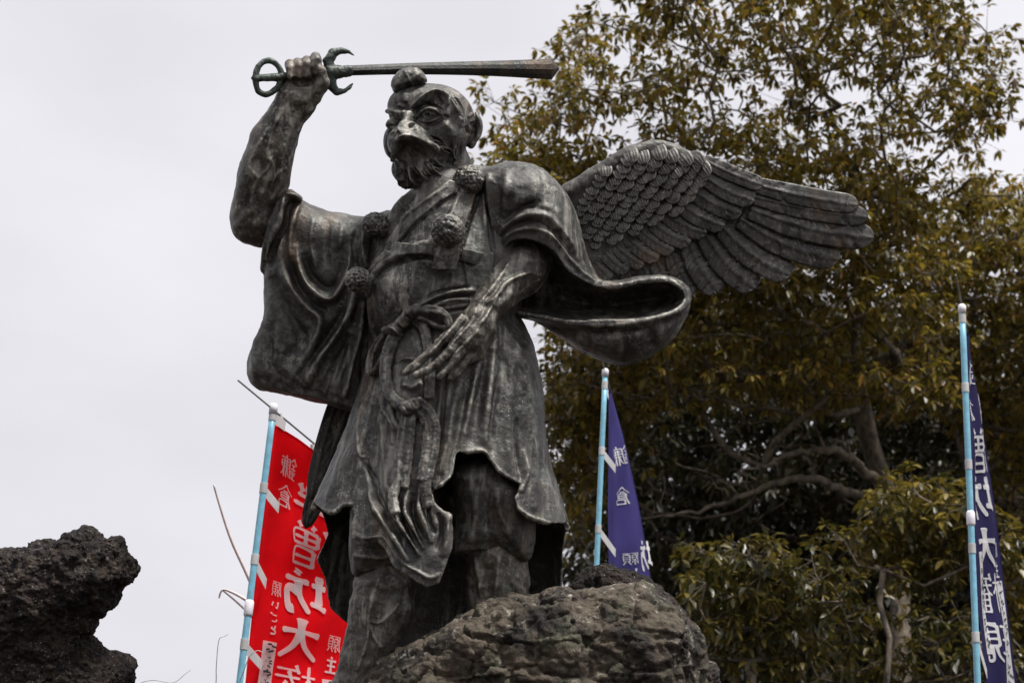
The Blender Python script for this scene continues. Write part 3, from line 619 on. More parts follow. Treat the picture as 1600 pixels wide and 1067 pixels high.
# ---------------------------------------------------------------- sash: knot, bows, hanging ends
f = Field.px(565, 465, 725, 875, 60, 250, 1.6)
def dz(pts, off=6, src=(torso, skirt)):
    o = []
    for p in pts:
        d = max(depth_at(src[0], *p[:2]), depth_at(src[1], *p[:2]), 20); o.append((p[0], p[1], d + (p[2] if len(p) > 2 else off)))
    o = np.array(o); 
    for _ in range(14):
        if len(o) > 3: o[1:-1, 2] = (o[:-2, 2] + 2 * o[1:-1, 2] + o[2:, 2]) / 4
    return o
f.caps(dz([(603, 516, 10), (618, 514, 14), (632, 500, 15), (640, 490, 12), (652, 483, 10)]), [7, 10, 9, 10, 8], 3)
def ribbon(pts, r, k=2.5, off=6):
    c = dz(catmull(pts, 5), off); t = np.gradient(c[:, :2], axis=0); t /= np.maximum(np.linalg.norm(t, axis=1, keepdims=True), 1e-6); nn = np.stack([-t[:, 1], t[:, 0], 0 * t[:, 0]], 1)
    if r < 4.5: f.caps(c, r, k); return
    for o_, rr, dd in ((-.85, .62, -1.2), (0, .70, 0), (.85, .62, -1.2)): f.caps(c + nn * o_ * r + np.array([0, 0, dd]), r * rr, 1.4)
for o_, r_ in ((0, 4.2), (5, 3.4)):
    ribbon([(606, 518), (590 + o_, 532), (578 + o_, 556), (575 + o_, 578 - o_), (580 + o_ * .6, 584 - o_), (592, 572 - o_), (604, 545), (612, 520)], r_, 2, 5 + o_)
    ribbon([(648, 487 + o_ * .4), (668, 481 + o_), (688, 484 + o_), (700 - o_, 496), (704 - o_, 510), (698 - o_, 516 - o_), (684, 510), (664, 500), (646, 494)], r_, 2, 7 + o_)
ribbon([(620, 520), (608, 545), (602, 580), (606, 608), (616, 625), (630, 634)], 6.5); ribbon([(614, 524), (602, 560), (600, 590), (604, 612)], 4)
ribbon([(648, 498), (662, 512), (668, 540), (672, 575), (670, 620)], 5.5); ribbon([(652, 497), (668, 520), (676, 560), (677, 590)], 3.6)
f.caps(dz([(626, 634, 14), (638, 638, 18), (648, 632, 16), (656, 626, 10)]), [9, 12, 10, 6], 3)
ribbon([(640, 646), (630, 670), (624, 705), (622, 750), (614, 775), (618, 800)], 5.5, 2.5, 8); ribbon([(644, 650), (640, 690), (636, 730), (632, 760)], 5, 2.5, 7)
ribbon([(650, 630), (668, 640), (679, 665), (677, 700), (670, 735), (664, 760), (668, 790)], 6, 2.5, 8); ribbon([(648, 640), (662, 652), (668, 680), (664, 715), (658, 750)], 5, 2.5, 7)
sash = f.mesh().keep_big()
sash.strokes([([(620, 506), (628, 514), (636, 512)], 2, -4), ([(606, 510), (618, 516), (624, 524)], 2, 2.5), ([(634, 492), (642, 500)], 2, -3), ([(630, 632), (640, 646)], 2, -3), ([(644, 624), (652, 636)], 2, -3), ([(636, 628), (646, 642)], 2, 2)])
spart('sash', sash.rough(.8, 9, 3, 71), BRONZE)

# ---------------------------------------------------------------- woven pompoms on the breast straps
for i, (x, y, r, src) in enumerate([(733, 282, 23, torso), (700, 361, 24, torso), (587, 352, 20, torso), (559, 437, 18.5, sl_r)]):
    d = max(depth_at(src, x, y), depth_at(torso, min(x + 8, 640) if x < 640 else x, y)) + r * .55
    f = Field.px(x - r - 10, y - r - 10, x + r + 10, y + r + 10, d - r - 10, d + r + 10, 1.3); f.ell((x, y, d), (r, r * .96, r), 2); s = f.mesh()
    n = fbm(s.v / 5.2, 2, 80 + i, .6, True); s.v = s.v + s.n * (n * 1.7)[:, None]; s.normals()
    spart('pompom', s, BRONZE)

# ---------------------------------------------------------------- sword
sword = empty('sword', W(P((512, 116, 5))) - base_pt, parent=statue)
def dsw(x): return 2 - (x - 480) * .30                              # blade runs back over the head
bl = catmull([(536, 103), (620, 99.5), (700, 97), (780, 95), (862, 92)], 8); lo = catmull([(536, 119), (620, 117), (700, 117.5), (780, 120), (862, 125)], 8)
V = []; Fc = []
for i in range(len(bl)):
    a, b = bl[i], lo[i]; m_ = (a + b) / 2; d = dsw(m_[0]); th = 6.5
    for (x, y), dd in ((a, 0), ((a + m_) / 2, th * .7), (m_, th), ((b + m_) / 2, th * .7), (b, 0), ((b + m_) / 2, -th * .7), (m_, -th), ((a + m_) / 2, -th * .7)): V.append((x, y, d + dd))
n = len(bl)
for i in range(n - 1):
    for j in range(8): Fc.append((i * 8 + j, i * 8 + (j + 1) % 8, (i + 1) * 8 + (j + 1) % 8, (i + 1) * 8 + j))
V.append((874.5, 107.5, dsw(874))); t_ = len(V) - 1
for j in range(8): Fc.append(((n - 1) * 8 + j, (n - 1) * 8 + (j + 1) % 8, t_))
Fc.append(tuple(range(8))[::-1])
obj('blade', W(P(np.array(V))), Fc, BLADE_M, sword, smooth=False)
f = Field.px(380, 65, 560, 165, -50, 70, 1.2)
g3 = lambda L: [(x, y, dsw(x)) for x, y in L]
f.caps(g3([(512, 117), (545, 111)]), [9, 9], 3); f.caps(g3([(516, 114), (528, 112)]), [12, 10], 3)
f.caps(g3([(514, 112), (513, 96), (521, 83), (534, 79.5), (545, 81), (553, 87)]), [9, 8, 7.5, 5, 3.2, 1], 3); f.caps(g3([(516, 120), (518, 134), (526, 144.5), (538, 142), (546, 137), (551, 131)]), [9, 8, 5.5, 4, 3, 1], 3)
spart('guard', f.mesh().keep_big().rough(.8, 8, 3, 91), BRONZE_GREEN, sword)
f = Field.px(380, 65, 560, 165, -50, 80, 1.2)
f.caps(g3([(393, 122.5), (400, 122.5)]), [1.4, 5], 2); f.caps(g3([(400, 122.5), (440, 121), (512, 117)]), [5, 7, 9], 3)
ring = catmull([(399, 123), (402, 108), (412, 97), (425, 96), (436, 106), (440, 120), (434, 136), (420, 147), (408, 146), (401, 137)], 4, True); ring = np.vstack([ring, ring[:1]])
f.caps(g3(ring), 4.6, 2)
spart('hilt', f.mesh().keep_big().rough(.6, 8, 3, 92), BRONZE_GREEN, sword)

# ---------------------------------------------------------------- wings
def wz(x, y): return -95 - .16 * (x - 880) - .05 * (y - 300) + 8 * math.sin((x - 880) / 150)
def C5(u, v): return np.array([860 + u / 2.667, 200 + v / 2.667])
wing = empty('wing', W(P((900, 380, -110))) - base_pt, parent=statue)
f = Field.px(840, 205, 1380, 480, -210, -60, 2.6)
f.pillow([(850, 320), (885, 292), (940, 258), (985, 230), (1035, 222), (1075, 238), (1120, 258), (1190, 296), (1260, 306), (1330, 318), (1338, 335), (1340, 352), (1300, 372), (1250, 392), (1200, 415), (1150, 428), (1110, 438), (1060, 430), (930, 445), (880, 440)], -128, 14, 15, 14, 3, tilt=(-.16, .05))
f.caps([(856, 322, -88), (888, 298, -86), (940, 266, -92), (985, 241, -99), (1033, 233, -106), (1075, 246, -116), (1112, 262, -124)], [11, 11, 11, 11, 10, 9, 7], 8)
spart('wing_plate', f.mesh().keep_big().rough(1, 15, 3, 101), BRONZE_FEATHER, wing)
def feather_mesh(base, tip, wd, lift, curve=.06, seed=0, nx=15, ny=44):
    """one cast feather from base to tip (px): flat vane, raised shaft, slanting barb grooves, notches, round end, real thickness"""
    base = np.array(base, float); tip = np.array(tip, float); ax = tip - base; L = np.hypot(*ax); ax /= L; sd = np.array([-ax[1], ax[0]])
    r = np.random.default_rng(seed); top = []; K = wd / 26
    slits = [(r.uniform(.2, .95), r.choice([-1, 1]), r.uniform(.010, .022), r.uniform(.25, .6)) for _ in range(11)]
    for i in range(ny + 1):
        t = i / ny; wid = wd * .5 * (0.75 + .25 * min(1, t * 3)) * (math.sqrt(max(0, 1 - max(0, (t - .84) / .16) ** 2)) + .015)
        c = base + ax * L * t + sd * L * curve * math.sin(math.pi * t)
        for j in range(nx):
            u = 2 * j / (nx - 1) - 1; p = c + sd * wid * u; au = abs(u)
            h = lift * (.2 + .8 * t) + wd * .055 * (1 - u * u) + (wd * .075 * (1 - .6 * t) if j == nx // 2 else 0) + (wd * .03 if abs(j - nx // 2) == 1 else 0) + .11 * wd * (1 if u > 0 else -.6) * au
            h += .75 * K * math.sin((t * L / 8.5 - au * 1.5) * 6.283 + seed) * min(1, au * 2.5) * (.5 + .5 * math.sin(t * 9 + seed))
            for (st, ss, sw, dp) in slits:
                if ss * u > .1 and abs(t - st + .085 * (1 - au)) < sw: h -= 3.2 * K * dp * (.4 + au)
            top.append((p[0], p[1], wz(*p) + 11 + h))
    top = np.array(top); bot = top.copy(); bot[:, 2] -= 5 + lift * .6
    V = np.concatenate([top, bot]); m = len(top); Fc = []
    for i in range(ny):
        for j in range(nx - 1):
            a = i * nx + j; Fc.append((a, a + nx, a + nx + 1, a + 1)); Fc.append((m + a, m + a + 1, m + a + nx + 1, m + a + nx))
    rim = [j for j in range(nx)] + [i * nx + nx - 1 for i in range(1, ny + 1)] + [ny * nx + j for j in range(nx - 2, -1, -1)] + [i * nx for i in range(ny - 1, 0, -1)]
    for k in range(len(rim)): a, b = rim[k], rim[(k + 1) % len(rim)]; Fc.append((a, b, m + b, m + a))
    return V, Fc
PRIM = [((850, 235), (1285, 322), 62, .02), ((845, 285), (1325, 372), 66, .02), ((830, 335), (1348, 458), 86, .04), ((790, 375), (1205, 548), 84, .06), ((715, 410), (1004, 612), 84, .07), ((645, 440), (856, 668), 88, .06), ((580, 480), (702, 684), 84, .05), ((510, 520), (600, 690), 74, .04), ((440, 545), (520, 680), 66, .03), ((380, 560), (450, 680), 62, .03), ((310, 575), (380, 690), 62, .03), ((240, 590), (300, 690), 62, .03)]
SECD = [((640, 135), (888, 240), 58, .02), ((625, 190), (852, 304), 74, .05), ((575, 250), (798, 356), 76, .05), ((525, 305), (728, 408), 76, .05), ((470, 355), (654, 436), 72, .05), ((420, 390), (586, 478), 70, .05), ((370, 420), (516, 510), 66, .05), ((315, 450), (452, 546), 64, .05), ((260, 475), (392, 572), 62, .05), ((205, 490), (326, 598), 62, .05), ((150, 500), (256, 628), 64, .05)]
for k, (a, b, wd, cv) in enumerate(PRIM[::-1]):
    v, fc = feather_mesh(C5(*a), C5(*b), wd / 2.667 * 1.36, 4 + 1.2 * (k % 2), cv, seed=k); obj('feather', W(P(v)), fc, BRONZE_FEATHER, wing)
for k, (a, b, wd, cv) in enumerate(SECD[::-1]):
    v, fc = feather_mesh(C5(*a), C5(*b), wd / 2.667 * 1.16, 11 + 1.0 * (k % 2), cv, seed=50 + k, ny=32); obj('feather', W(P(v)), fc, BRONZE_FEATHER, wing)
# small covert scales in overlapping rows
def scale_mesh(seed):
    r = np.random.default_rng(seed); V = []; nx, ny = 15, 11
    for i in range(ny + 1):
        t = i / ny; wid = .5 * math.sqrt(max(.05, 1 - max(0, (.35 - t) / .4) ** 2)) * math.sqrt(max(.004, 1 - max(0, (t - .5) / .5) ** 2))
        for j in range(nx):
            u = 2 * j / (nx - 1) - 1
            h = .05 * (1 - u * u) + .46 * t ** .8 - .20 - .22 * max(0, (.5 - t) / .5) + (.05 if j == nx // 2 else 0) + .040 * math.cos(6.283 * u * 2.6 + .6 * math.sin(seed + 2 * t)) * min(1, t * 1.6)
            V.append((wid * u * 1.04 + .05 * math.sin(seed + t * 2), -t * 1.12, h))
    m = len(V); V += [(x, y, z - .30) for x, y, z in V]; Fc = []
    for i in range(ny):
        for j in range(nx - 1): a = i * nx + j; Fc.append((a, a + nx, a + nx + 1, a + 1))
    rim = [j for j in range(nx)] + [i * nx + nx - 1 for i in range(1, ny + 1)] + [ny * nx + j for j in range(nx - 2, -1, -1)] + [i * nx for i in range(ny - 1, 0, -1)]
    for k in range(len(rim)): a, b = rim[k], rim[(k + 1) % len(rim)]; Fc.append((a, b, m + b, m + a))
    me = bpy.data.meshes.new('feather'); me.from_pydata(V, [], Fc); me.update(); me.polygons.foreach_set('use_smooth', np.ones(len(me.polygons), bool)); me.materials.append(BRONZE_FEATHER); return me
SCM = [scale_mesh(k) for k in range(6)]
cov = np.array([C5(*p) for p in [(40, 275), (110, 232), (200, 168), (290, 114), (360, 92), (420, 84), (520, 98), (610, 132), (680, 165), (650, 205), (600, 250), (545, 310), (490, 350), (430, 380), (360, 420), (280, 455), (180, 490), (140, 480), (120, 380), (80, 300)]])
def inpoly(x, y, q):
    c = False
    for i in range(len(q)):
        a, b = q[i - 1], q[i]
        if (a[1] > y) != (b[1] > y) and x < (b[0] - a[0]) * (y - a[1]) / (b[1] - a[1]) + a[0]: c = not c
    return c
rw = org_w = root_of(wing); rows_ = []
A0 = C5(650, 130); dirr = np.array([-.90, .44])                      # rows run down-left, lapping down-right
rowv = np.array([-.78, -.62]) * 0                                    
for ri in range(-6, 32):
    for ci in range(-20, 28):
        x = 1085 - ri * 11.5 * .62 + ci * 0 ; y = 0
        cx = 980 + ci * 18.4 + (9.2 if ri % 2 else 0) + ri * 2.6; cy = 215 + ri * 11.6 + ci * 4.2
        cx += random.uniform(-2.2, 2.2); cy += random.uniform(-1.8, 1.8)
        if inpoly(cx, cy, cov) and not (cx < 915 and cy < 306): rows_.append((ri, cx, cy))
rows_.sort(key=lambda r: -r[0])
for k, (ri, cx, cy) in enumerate(rows_):
    sz = 21 + 3.5 * np.clip((cx - 900) / 180, -.6, 1) - 3 * np.clip((cy - 300) / 80, -1, 1) + random.uniform(-.8, .8)
    ang = math.radians(12 + 26 * np.clip((cx - 970) / 130, -.5, 1) + random.uniform(-6, 6))   # tip turns to the right along the arm
    p = P(np.array([cx - 6 * math.sin(ang), cy - 9, wz(cx, cy) + 14 + 4 + .12 * (26 - ri)]))
    ca, sa = math.cos(ang), math.sin(ang)
    L3 = np.array([[ca, -sa, 0], [sa, ca, 0], [0, 0, 1]]) * (sz * UNIT)                       # local x across, -y to the tip, z proud
    R = R3 @ L3; loc = W(p) - org_w
    o = bpy.data.objects.new('feather', SCM[k % 6]); COL.objects.link(o); o.parent = wing
    o.matrix_basis = Matrix([[*R[0], loc[0]], [*R[1], loc[1]], [*R[2], loc[2]], [0, 0, 0, 1]])
# the other wing, folded back: only its lowest feathers show beside the skirt
wing2 = empty('wing', W(P((560, 520, -110))) - base_pt, parent=statue)
_wz = wz
def wz(x, y): return -60 + .10 * (y - 640)
for k, (a, b, wd, cv) in enumerate([((612, 470), (500, 790), 34, .03), ((596, 500), (484, 806), 30, .03), ((600, 520), (477, 826), 30, .02), ((575, 520), (486, 780), 26, .04)]):
    v, fc = feather_mesh(a, b, wd, 2 + 5 * k, cv, seed=80 + k); obj('feather', W(P(v)), fc, BRONZE_FEATHER, wing2)
f = Field.px(500, 380, 680, 660, -130, -20, 3.2); f.caps([(640, 410, -80), (580, 560, -72), (540, 640, -66)], [30, 26, 14], 4)
spart('wing_plate', f.mesh().keep_big(), BRONZE_FEATHER, wing2)
wz = _wz

# ================================================================== rocks and ground
def rock_mat(name, dark, mid, pale, moss=None, speck=.5, sc=1.0, pit=1.0, rough=.85, bk=.9, dots=.6):
    m, t, b = mat(name)
    n1 = noise(t, 9 * sc, 6, .65); n2 = noise(t, 34 * sc, 5, .7); n3 = noise(t, 90 * sc, 3, .7)
    c = mixc(t, mrange(t, n1, .43, .58), dark, mid)
    if moss: c = mixc(t, mathn(t, 'MULTIPLY', mrange(t, noise(t, 13 * sc, 4, .6), .5, .64, 0, .8), mrange(t, n3, .35, .6)), c, moss)
    lich = mathn(t, 'MULTIPLY', mrange(t, n2, .56, .70, 0, speck), mrange(t, noise(t, 5.3 * sc, 3), .40, .60)); c = mixc(t, lich, c, pale)
    v = N(t, 'ShaderNodeTexVoronoi'); v.inputs['Scale'].default_value = 95 * sc; g = N(t, 'ShaderNodeNewGeometry'); t.links.new(g.outputs['Position'], v.inputs['Vector'])
    sp = mathn(t, 'MULTIPLY', mrange(t, v.outputs['Distance'], .10, .26, 1, 0), mrange(t, noise(t, 22 * sc, 3), .52, .62, 0, dots)); c = mixc(t, sp, c, tuple(min(.75, x * 1.7) for x in pale))
    t.links.new(c, b.inputs['Base Color']); b.inputs['Roughness'].default_value = rough; b.inputs['Specular IOR Level'].default_value = .35
    v2 = N(t, 'ShaderNodeTexVoronoi'); v2.inputs['Scale'].default_value = 60 * sc; t.links.new(g.outputs['Position'], v2.inputs['Vector'])
    h = mathn(t, 'ADD', mathn(t, 'ADD', n2, mathn(t, 'MULTIPLY', n3, .6)), mathn(t, 'MULTIPLY', v2.outputs['Distance'], .5 * pit)); bump(t, b, h, bk, .012)
    return m
ROCK = rock_mat('mottled_boulder', (.012, .009, .007), (.075, .058, .042), (.40, .36, .30), moss=(.060, .064, .038), speck=.9, sc=.9, bk=.7, dots=.15)
LAVA = rock_mat('porous_lava', (.008, .006, .0055), (.026, .017, .014), (.34, .30, .26), moss=(.05, .035, .018), speck=.6, sc=1.25, pit=2)

def boulder(name, poly, zc, front, back, rw, h, amp, size, seed, m, label, lump=1.0, ridged=True, bounds=None, pits=0, facet=0, fine=.18):
    x = [p[0] for p in poly]; y = [p[1] for p in poly]; mg = amp * 2 + 12
    f = Field.px(min(x) - mg, min(y) - mg, max(x) + mg, max(y) + mg, zc - back - mg, zc + front + mg, h)
    f.pillow(poly, zc, front, back, rw, 4, smooth=3, power=2.2)
    s = f.mesh().keep_big()
    n = s.v / size
    d = fbm(n, 3, seed, .5) * amp * lump + fbm(n * 2.3, 4, seed + 9, .55, ridged) * amp * .42
    if pits: d = d + np.minimum(0, fbm(s.v / pits, 2, seed + 30, .6) + .12) * pits * .55
    edge = np.clip(1 - np.abs(s.fac) * 1.6, 0, 1)
    s.v = s.v + s.n * (d * (1 - .55 * edge))[:, None]; s.normals()
    if facet:                                                   # broken planes with cracks between them
        for fs, fa in ((facet, 1.0), (facet * .45, .5), (facet * .22, .25)):
            q_ = s.v / fs + .30 * np.stack([vnoise(s.v / fs * 1.3, seed + 60 + k) for k in range(3)], 1)
            f1, f2, idn = worley(q_, seed); cr = np.clip((f2 - f1) / .10, 0, 1)
            a1, a2 = idn * 40.0, idn * 97.0; dirv = np.stack([np.cos(a1) * np.cos(a2), np.sin(a2), np.sin(a1) * np.cos(a2)], 1)
            fr_ = q_ - np.floor(q_) - .5; tilt = (fr_ * dirv).sum(1)
            s.v = s.v + s.n * (((idn - .5) * .5 + tilt * .55 - .30 * (1 - cr)) * fs * .33 * fa * (1 - .5 * np.clip(1 - np.abs(s.fac) * 1.6, 0, 1)))[:, None]; s.normals()
        s.relax(1, .3)
    s.v = s.v + s.n * (fbm(s.v / (size * .16), 4, seed + 20, .6, True) * amp * fine)[:, None]; s.normals()
    wv = W(s.v); base = wv[wv[:, 2].argmin()]
    o = obj(name, wv, s.q, m); 
    # origin at its foot
    c = np.array([wv[:, 0].mean(), wv[:, 1].mean(), wv[:, 2].min()]); co = np.empty(len(wv) * 3); o.data.vertices.foreach_get('co', co); o.data.vertices.foreach_set('co', (co.reshape(-1, 3) - c).ravel()); o.location = c; o.data.update()
    return tag(o, label, 'rock')
boulder('boulder', [(548, 1076), (575, 1052), (606, 1030), (645, 1012), (700, 986), (738, 957), (785, 938), (830, 933), (868, 922), (905, 928), (940, 927), (975, 921), (1008, 917), (1036, 936), (1066, 958), (1092, 998), (1101, 1040), (1112, 1100), (1125, 1200), (1050, 1290), (800, 1310), (600, 1260), (530, 1160)], 190, 105, 150, 120, 2.7, 8, 70, 5, ROCK, 'large mottled brown boulder under the statue, pale lichen on its top', facet=58, fine=.10)
boulder('lava_rock', [(-170, 885), (-80, 868), (0, 863), (34, 860), (62, 849), (95, 846), (110, 835), (137, 827), (158, 845), (182, 844), (187, 863), (210, 892), (204, 906), (186, 922), (181, 945), (166, 958), (150, 966), (147, 980), (135, 993), (146, 1009), (162, 1020), (186, 1026), (206, 1046), (200, 1075), (180, 1130), (150, 1250), (-100, 1290), (-220, 1150), (-230, 980)], 20, 95, 110, 100, 3.0, 9, 46, 15, LAVA, 'jagged dark brown lava rock with an overhang at the lower left corner', pits=9, facet=30)
boulder('lava_rock', [(868, 935), (888, 918), (906, 898), (930, 888), (955, 885), (985, 893), (1012, 905), (1040, 925), (1065, 960), (1080, 1060), (1040, 1180), (900, 1200), (850, 1100)], -60, 60, 60, 50, 3.2, 8, 30, 25, LAVA, 'black porous rock behind the boulder, at the foot of the middle banner', pits=7, facet=16)
boulder('lava_rock', [(1075, 1075), (1088, 1048), (1104, 1036), (1118, 1042), (1122, 1060), (1135, 1110), (1130, 1200), (1085, 1220), (1060, 1140)], 120, 40, 50, 26, 3.0, 5, 22, 35, LAVA, 'small dark rock peeping out at the right foot of the boulder', pits=6, facet=14)

# ground: path level round the viewer, a mound under the figure, a wooded slope behind to the right
foot = W(P((548, 1108, 165)))
def sstep(a, b, x): t = np.clip((x - a) / (b - a), 0, 1); return t * t * (3 - 2 * t)
def ground_z(x, y):
    x = np.asarray(x, float); y = np.asarray(y, float)
    g = np.zeros(np.broadcast(x, y).shape)
    top = foot[2] - .02
    top = top * (1 - .10 * (1 - sstep(-1.3, -.6, x)))
    m = sstep(3.75, 4.8, y) * sstep(-3.4, -1.9, x) * (1 - sstep(1.6, 4.2, x) * .35)
    g = top * m * (1 - .35 * sstep(6.5, 9, y))
    hill = sstep(1.0, 6.5, x) * sstep(9, 30, y) * 10.5 * (1 - .75 * sstep(13, 26, x)) + 1.6 * sstep(6, 14, y) * sstep(-6, 3, x)
    far = 0.0 * x
    g = np.maximum(g, hill * .55 + g * .6) + hill * .45 * (1 - m) * 0 + np.where(y > 8, hill * .45, hill * .0) + far
    p = np.stack([np.ravel(x + 0 * y), np.ravel(y + 0 * x), np.zeros(g.size)], 1)
    return g + (fbm(p / 1.3, 3, 77) * .05).reshape(g.shape) * sstep(1.5, 3.5, y) + (fbm(p / 6, 2, 78) * .18).reshape(g.shape) * sstep(7, 12, y)
gx = np.unique(np.r_[np.linspace(-900, -14, 24), np.linspace(-14, 18, 130), np.linspace(18, 900, 26)]); gy = np.unique(np.r_[np.linspace(-300, -6, 10), np.linspace(-6, 32, 150), np.linspace(32, 1500, 26)])
GX, GY = np.meshgrid(gx, gy); GZ = ground_z(GX, GY)
nx_ = len(gx); ii = (np.arange(len(gy) - 1)[:, None] * nx_ + np.arange(nx_ - 1)[None, :]).ravel()
m, t, b = mat('leaf_litter_soil')
c = mixc(t, mrange(t, noise(t, 3, 6, .7), .38, .64), (.014, .011, .007), (.035, .026, .016)); c = mixc(t, mrange(t, noise(t, 24, 4, .7), .55, .68, 0, .6), c, (.06, .04, .02))
t.links.new(c, b.inputs['Base Color']); b.inputs['Roughness'].default_value = .95; bump(t, b, noise(t, 30, 6, .7), .8, .03)
tag(obj('ground', np.stack([GX.ravel(), GY.ravel(), GZ.ravel()], 1), np.stack([ii, ii + 1, ii + nx_ + 1, ii + nx_], 1), m), kind='structure')

# ================================================================== banners on poles
def plain(name, col, rough=.6, spec=.4, nscale=40, var=.15, trans=0):
    m, t, b = mat(name); c = mixc(t, mrange(t, noise(t, nscale, 3), .3, .7), tuple(x * (1 - var) for x in col), tuple(min(1, x * (1 + var)) for x in col)); t.links.new(c, b.inputs['Base Color'])
    b.inputs['Roughness'].default_value = rough; b.inputs['Specular IOR Level'].default_value = spec
    return m
def cloth_mat(name, col):
    m, t, b = mat(name); c = mixc(t, mrange(t, noise(t, 6, 4), .3, .7), tuple(x * .88 for x in col), tuple(min(1, x * 1.1) for x in col))
    t.links.new(c, b.inputs['Base Color']); b.inputs['Roughness'].default_value = .85; b.inputs['Specular IOR Level'].default_value = .15
    tr = N(t, 'ShaderNodeBsdfTranslucent'); t.links.new(c, tr.inputs[0]); mx = N(t, 'ShaderNodeMixShader'); mx.inputs[0].default_value = .5
    o = t.nodes['Material Output']; t.links.new(b.outputs[0], mx.inputs[1]); t.links.new(tr.outputs[0], mx.inputs[2]); t.links.new(mx.outputs[0], o.inputs[0])
    wv = N(t, 'ShaderNodeTexNoise'); wv.inputs['Scale'].default_value = 900; bump(t, b, noise(t, 14, 3), .25, .006)
    return m
POLE = plain('pale_blue_pole', (.17, .40, .52), .35, .5); POLEW = plain('white_plastic', (.72, .70, .74), .4); STRAP = cloth_mat('white_tape', (.74, .73, .73)); ROD = plain('grey_rod', (.20, .20, .19), .5)
INK = plain('ink', (.03, .03, .03), .9); WHITE = cloth_mat('white_print', (.86, .85, .86))
# brush-written characters: strokes as (x, y) chains in a unit square, y down
KANJI = {
 '大': ['.08,.38 .5,.34 .92,.36', '.50,.05 .50,.35 .38,.68 .08,.95', '.50,.36 .66,.70 .94,.95'],
 '主': ['.46,.03 .54,.13', '.15,.25 .85,.23', '.20,.55 .80,.53', '.06,.92 .94,.90', '.50,.25 .50,.90'],
 '半': ['.22,.08 .32,.25', '.78,.06 .66,.25', '.18,.36 .82,.34', '.06,.62 .94,.60', '.50,.03 .50,.97'],
 '坊': ['.05,.32 .36,.30', '.20,.08 .20,.75', '.02,.80 .38,.70', '.66,.05 .70,.16', '.42,.28 .97,.26', '.64,.28 .60,.60 .40,.94', '.62,.50 .88,.49 .84,.88 .72,.90'],
 '僧': ['.24,.04 .15,.28 .03,.46', '.16,.30 .16,.97', '.46,.04 .53,.14', '.86,.03 .78,.14', '.38,.22 .38,.50', '.38,.22 .94,.21 .94,.50', '.38,.36 .94,.35', '.66,.22 .66,.50', '.38,.50 .94,.49', '.44,.60 .44,.96', '.44,.60 .88,.59 .88,.96', '.44,.77 .88,.76', '.44,.94 .88,.93'],
 '権': ['.04,.28 .38,.26', '.22,.04 .22,.97', '.21,.32 .05,.66', '.23,.36 .36,.52', '.52,.04 .44,.22', '.48,.16 .94,.14', '.42,.32 .97,.30', '.66,.18 .56,.44 .42,.56', '.54,.48 .54,.97', '.70,.40 .76,.48', '.54,.52 .92,.51', '.54,.66 .90,.65', '.54,.80 .90,.79', '.54,.94 .96,.93', '.73,.50 .73,.93'],
 '現': ['.04,.12 .40,.10', '.06,.45 .38,.43', '.02,.86 .42,.74', '.22,.12 .22,.80', '.50,.07 .50,.58', '.50,.07 .90,.06 .90,.58', '.50,.23 .90,.22', '.50,.40 .90,.39', '.50,.57 .90,.56', '.62,.58 .56,.82 .40,.97', '.76,.58 .76,.90 .97,.92 .97,.80'],
 '鎌': ['.22,.02 .12,.16 .02,.26', '.23,.04 .38,.20', '.10,.30 .34,.29', '.05,.48 .38,.47', '.21,.30 .21,.88', '.08,.58 .13,.74', '.36,.56 .30,.74', '.03,.93 .40,.86', '.70,.02 .70,.14', '.46,.15 .98,.14', '.47,.15 .46,.55 .38,.92', '.54,.28 .94,.27 .93,.52', '.50,.40 .99,.39', '.54,.53 .94,.52', '.66,.20 .66,.96', '.80,.20 .80,.96', '.64,.58 .56,.78 .46,.90', '.82,.58 .88,.78 .98,.88'],
 '倉': ['.50,.02 .30,.22 .04,.40', '.52,.04 .72,.22 .97,.36', '.36,.30 .64,.29', '.28,.40 .28,.66 .14,.97', '.28,.40 .76,.39 .76,.60', '.28,.50 .76,.49', '.28,.61 .76,.60', '.36,.72 .36,.97', '.36,.72 .84,.71 .84,.97', '.36,.94 .84,.93'],
 '願': ['.06,.08 .52,.07', '.10,.09 .09,.55 .02,.92', '.32,.10 .28,.20', '.20,.24 .20,.56', '.20,.24 .47,.23 .47,.56', '.20,.39 .47,.38', '.20,.55 .47,.54', '.33,.56 .33,.93 .26,.88', '.22,.66 .14,.84', '.42,.64 .50,.78', '.56,.08 .98,.07', '.76,.09 .70,.20', '.61,.22 .61,.70', '.61,.22 .94,.21 .94,.70', '.61,.38 .94,.37', '.61,.53 .94,.52', '.61,.69 .94,.68', '.68,.74 .54,.95', '.84,.74 .98,.94'],
 'い': ['.18,.18 .20,.55 .30,.80 .42,.62', '.76,.24 .86,.44 .88,.62'],
 'ご': ['.22,.24 .50,.24 .70,.20', '.20,.62 .34,.84 .78,.82', '.80,.05 .86,.18', '.92,.02 .98,.14'],
 'と': ['.30,.08 .38,.42', '.80,.30 .44,.50 .24,.70 .40,.88 .82,.86'],
}
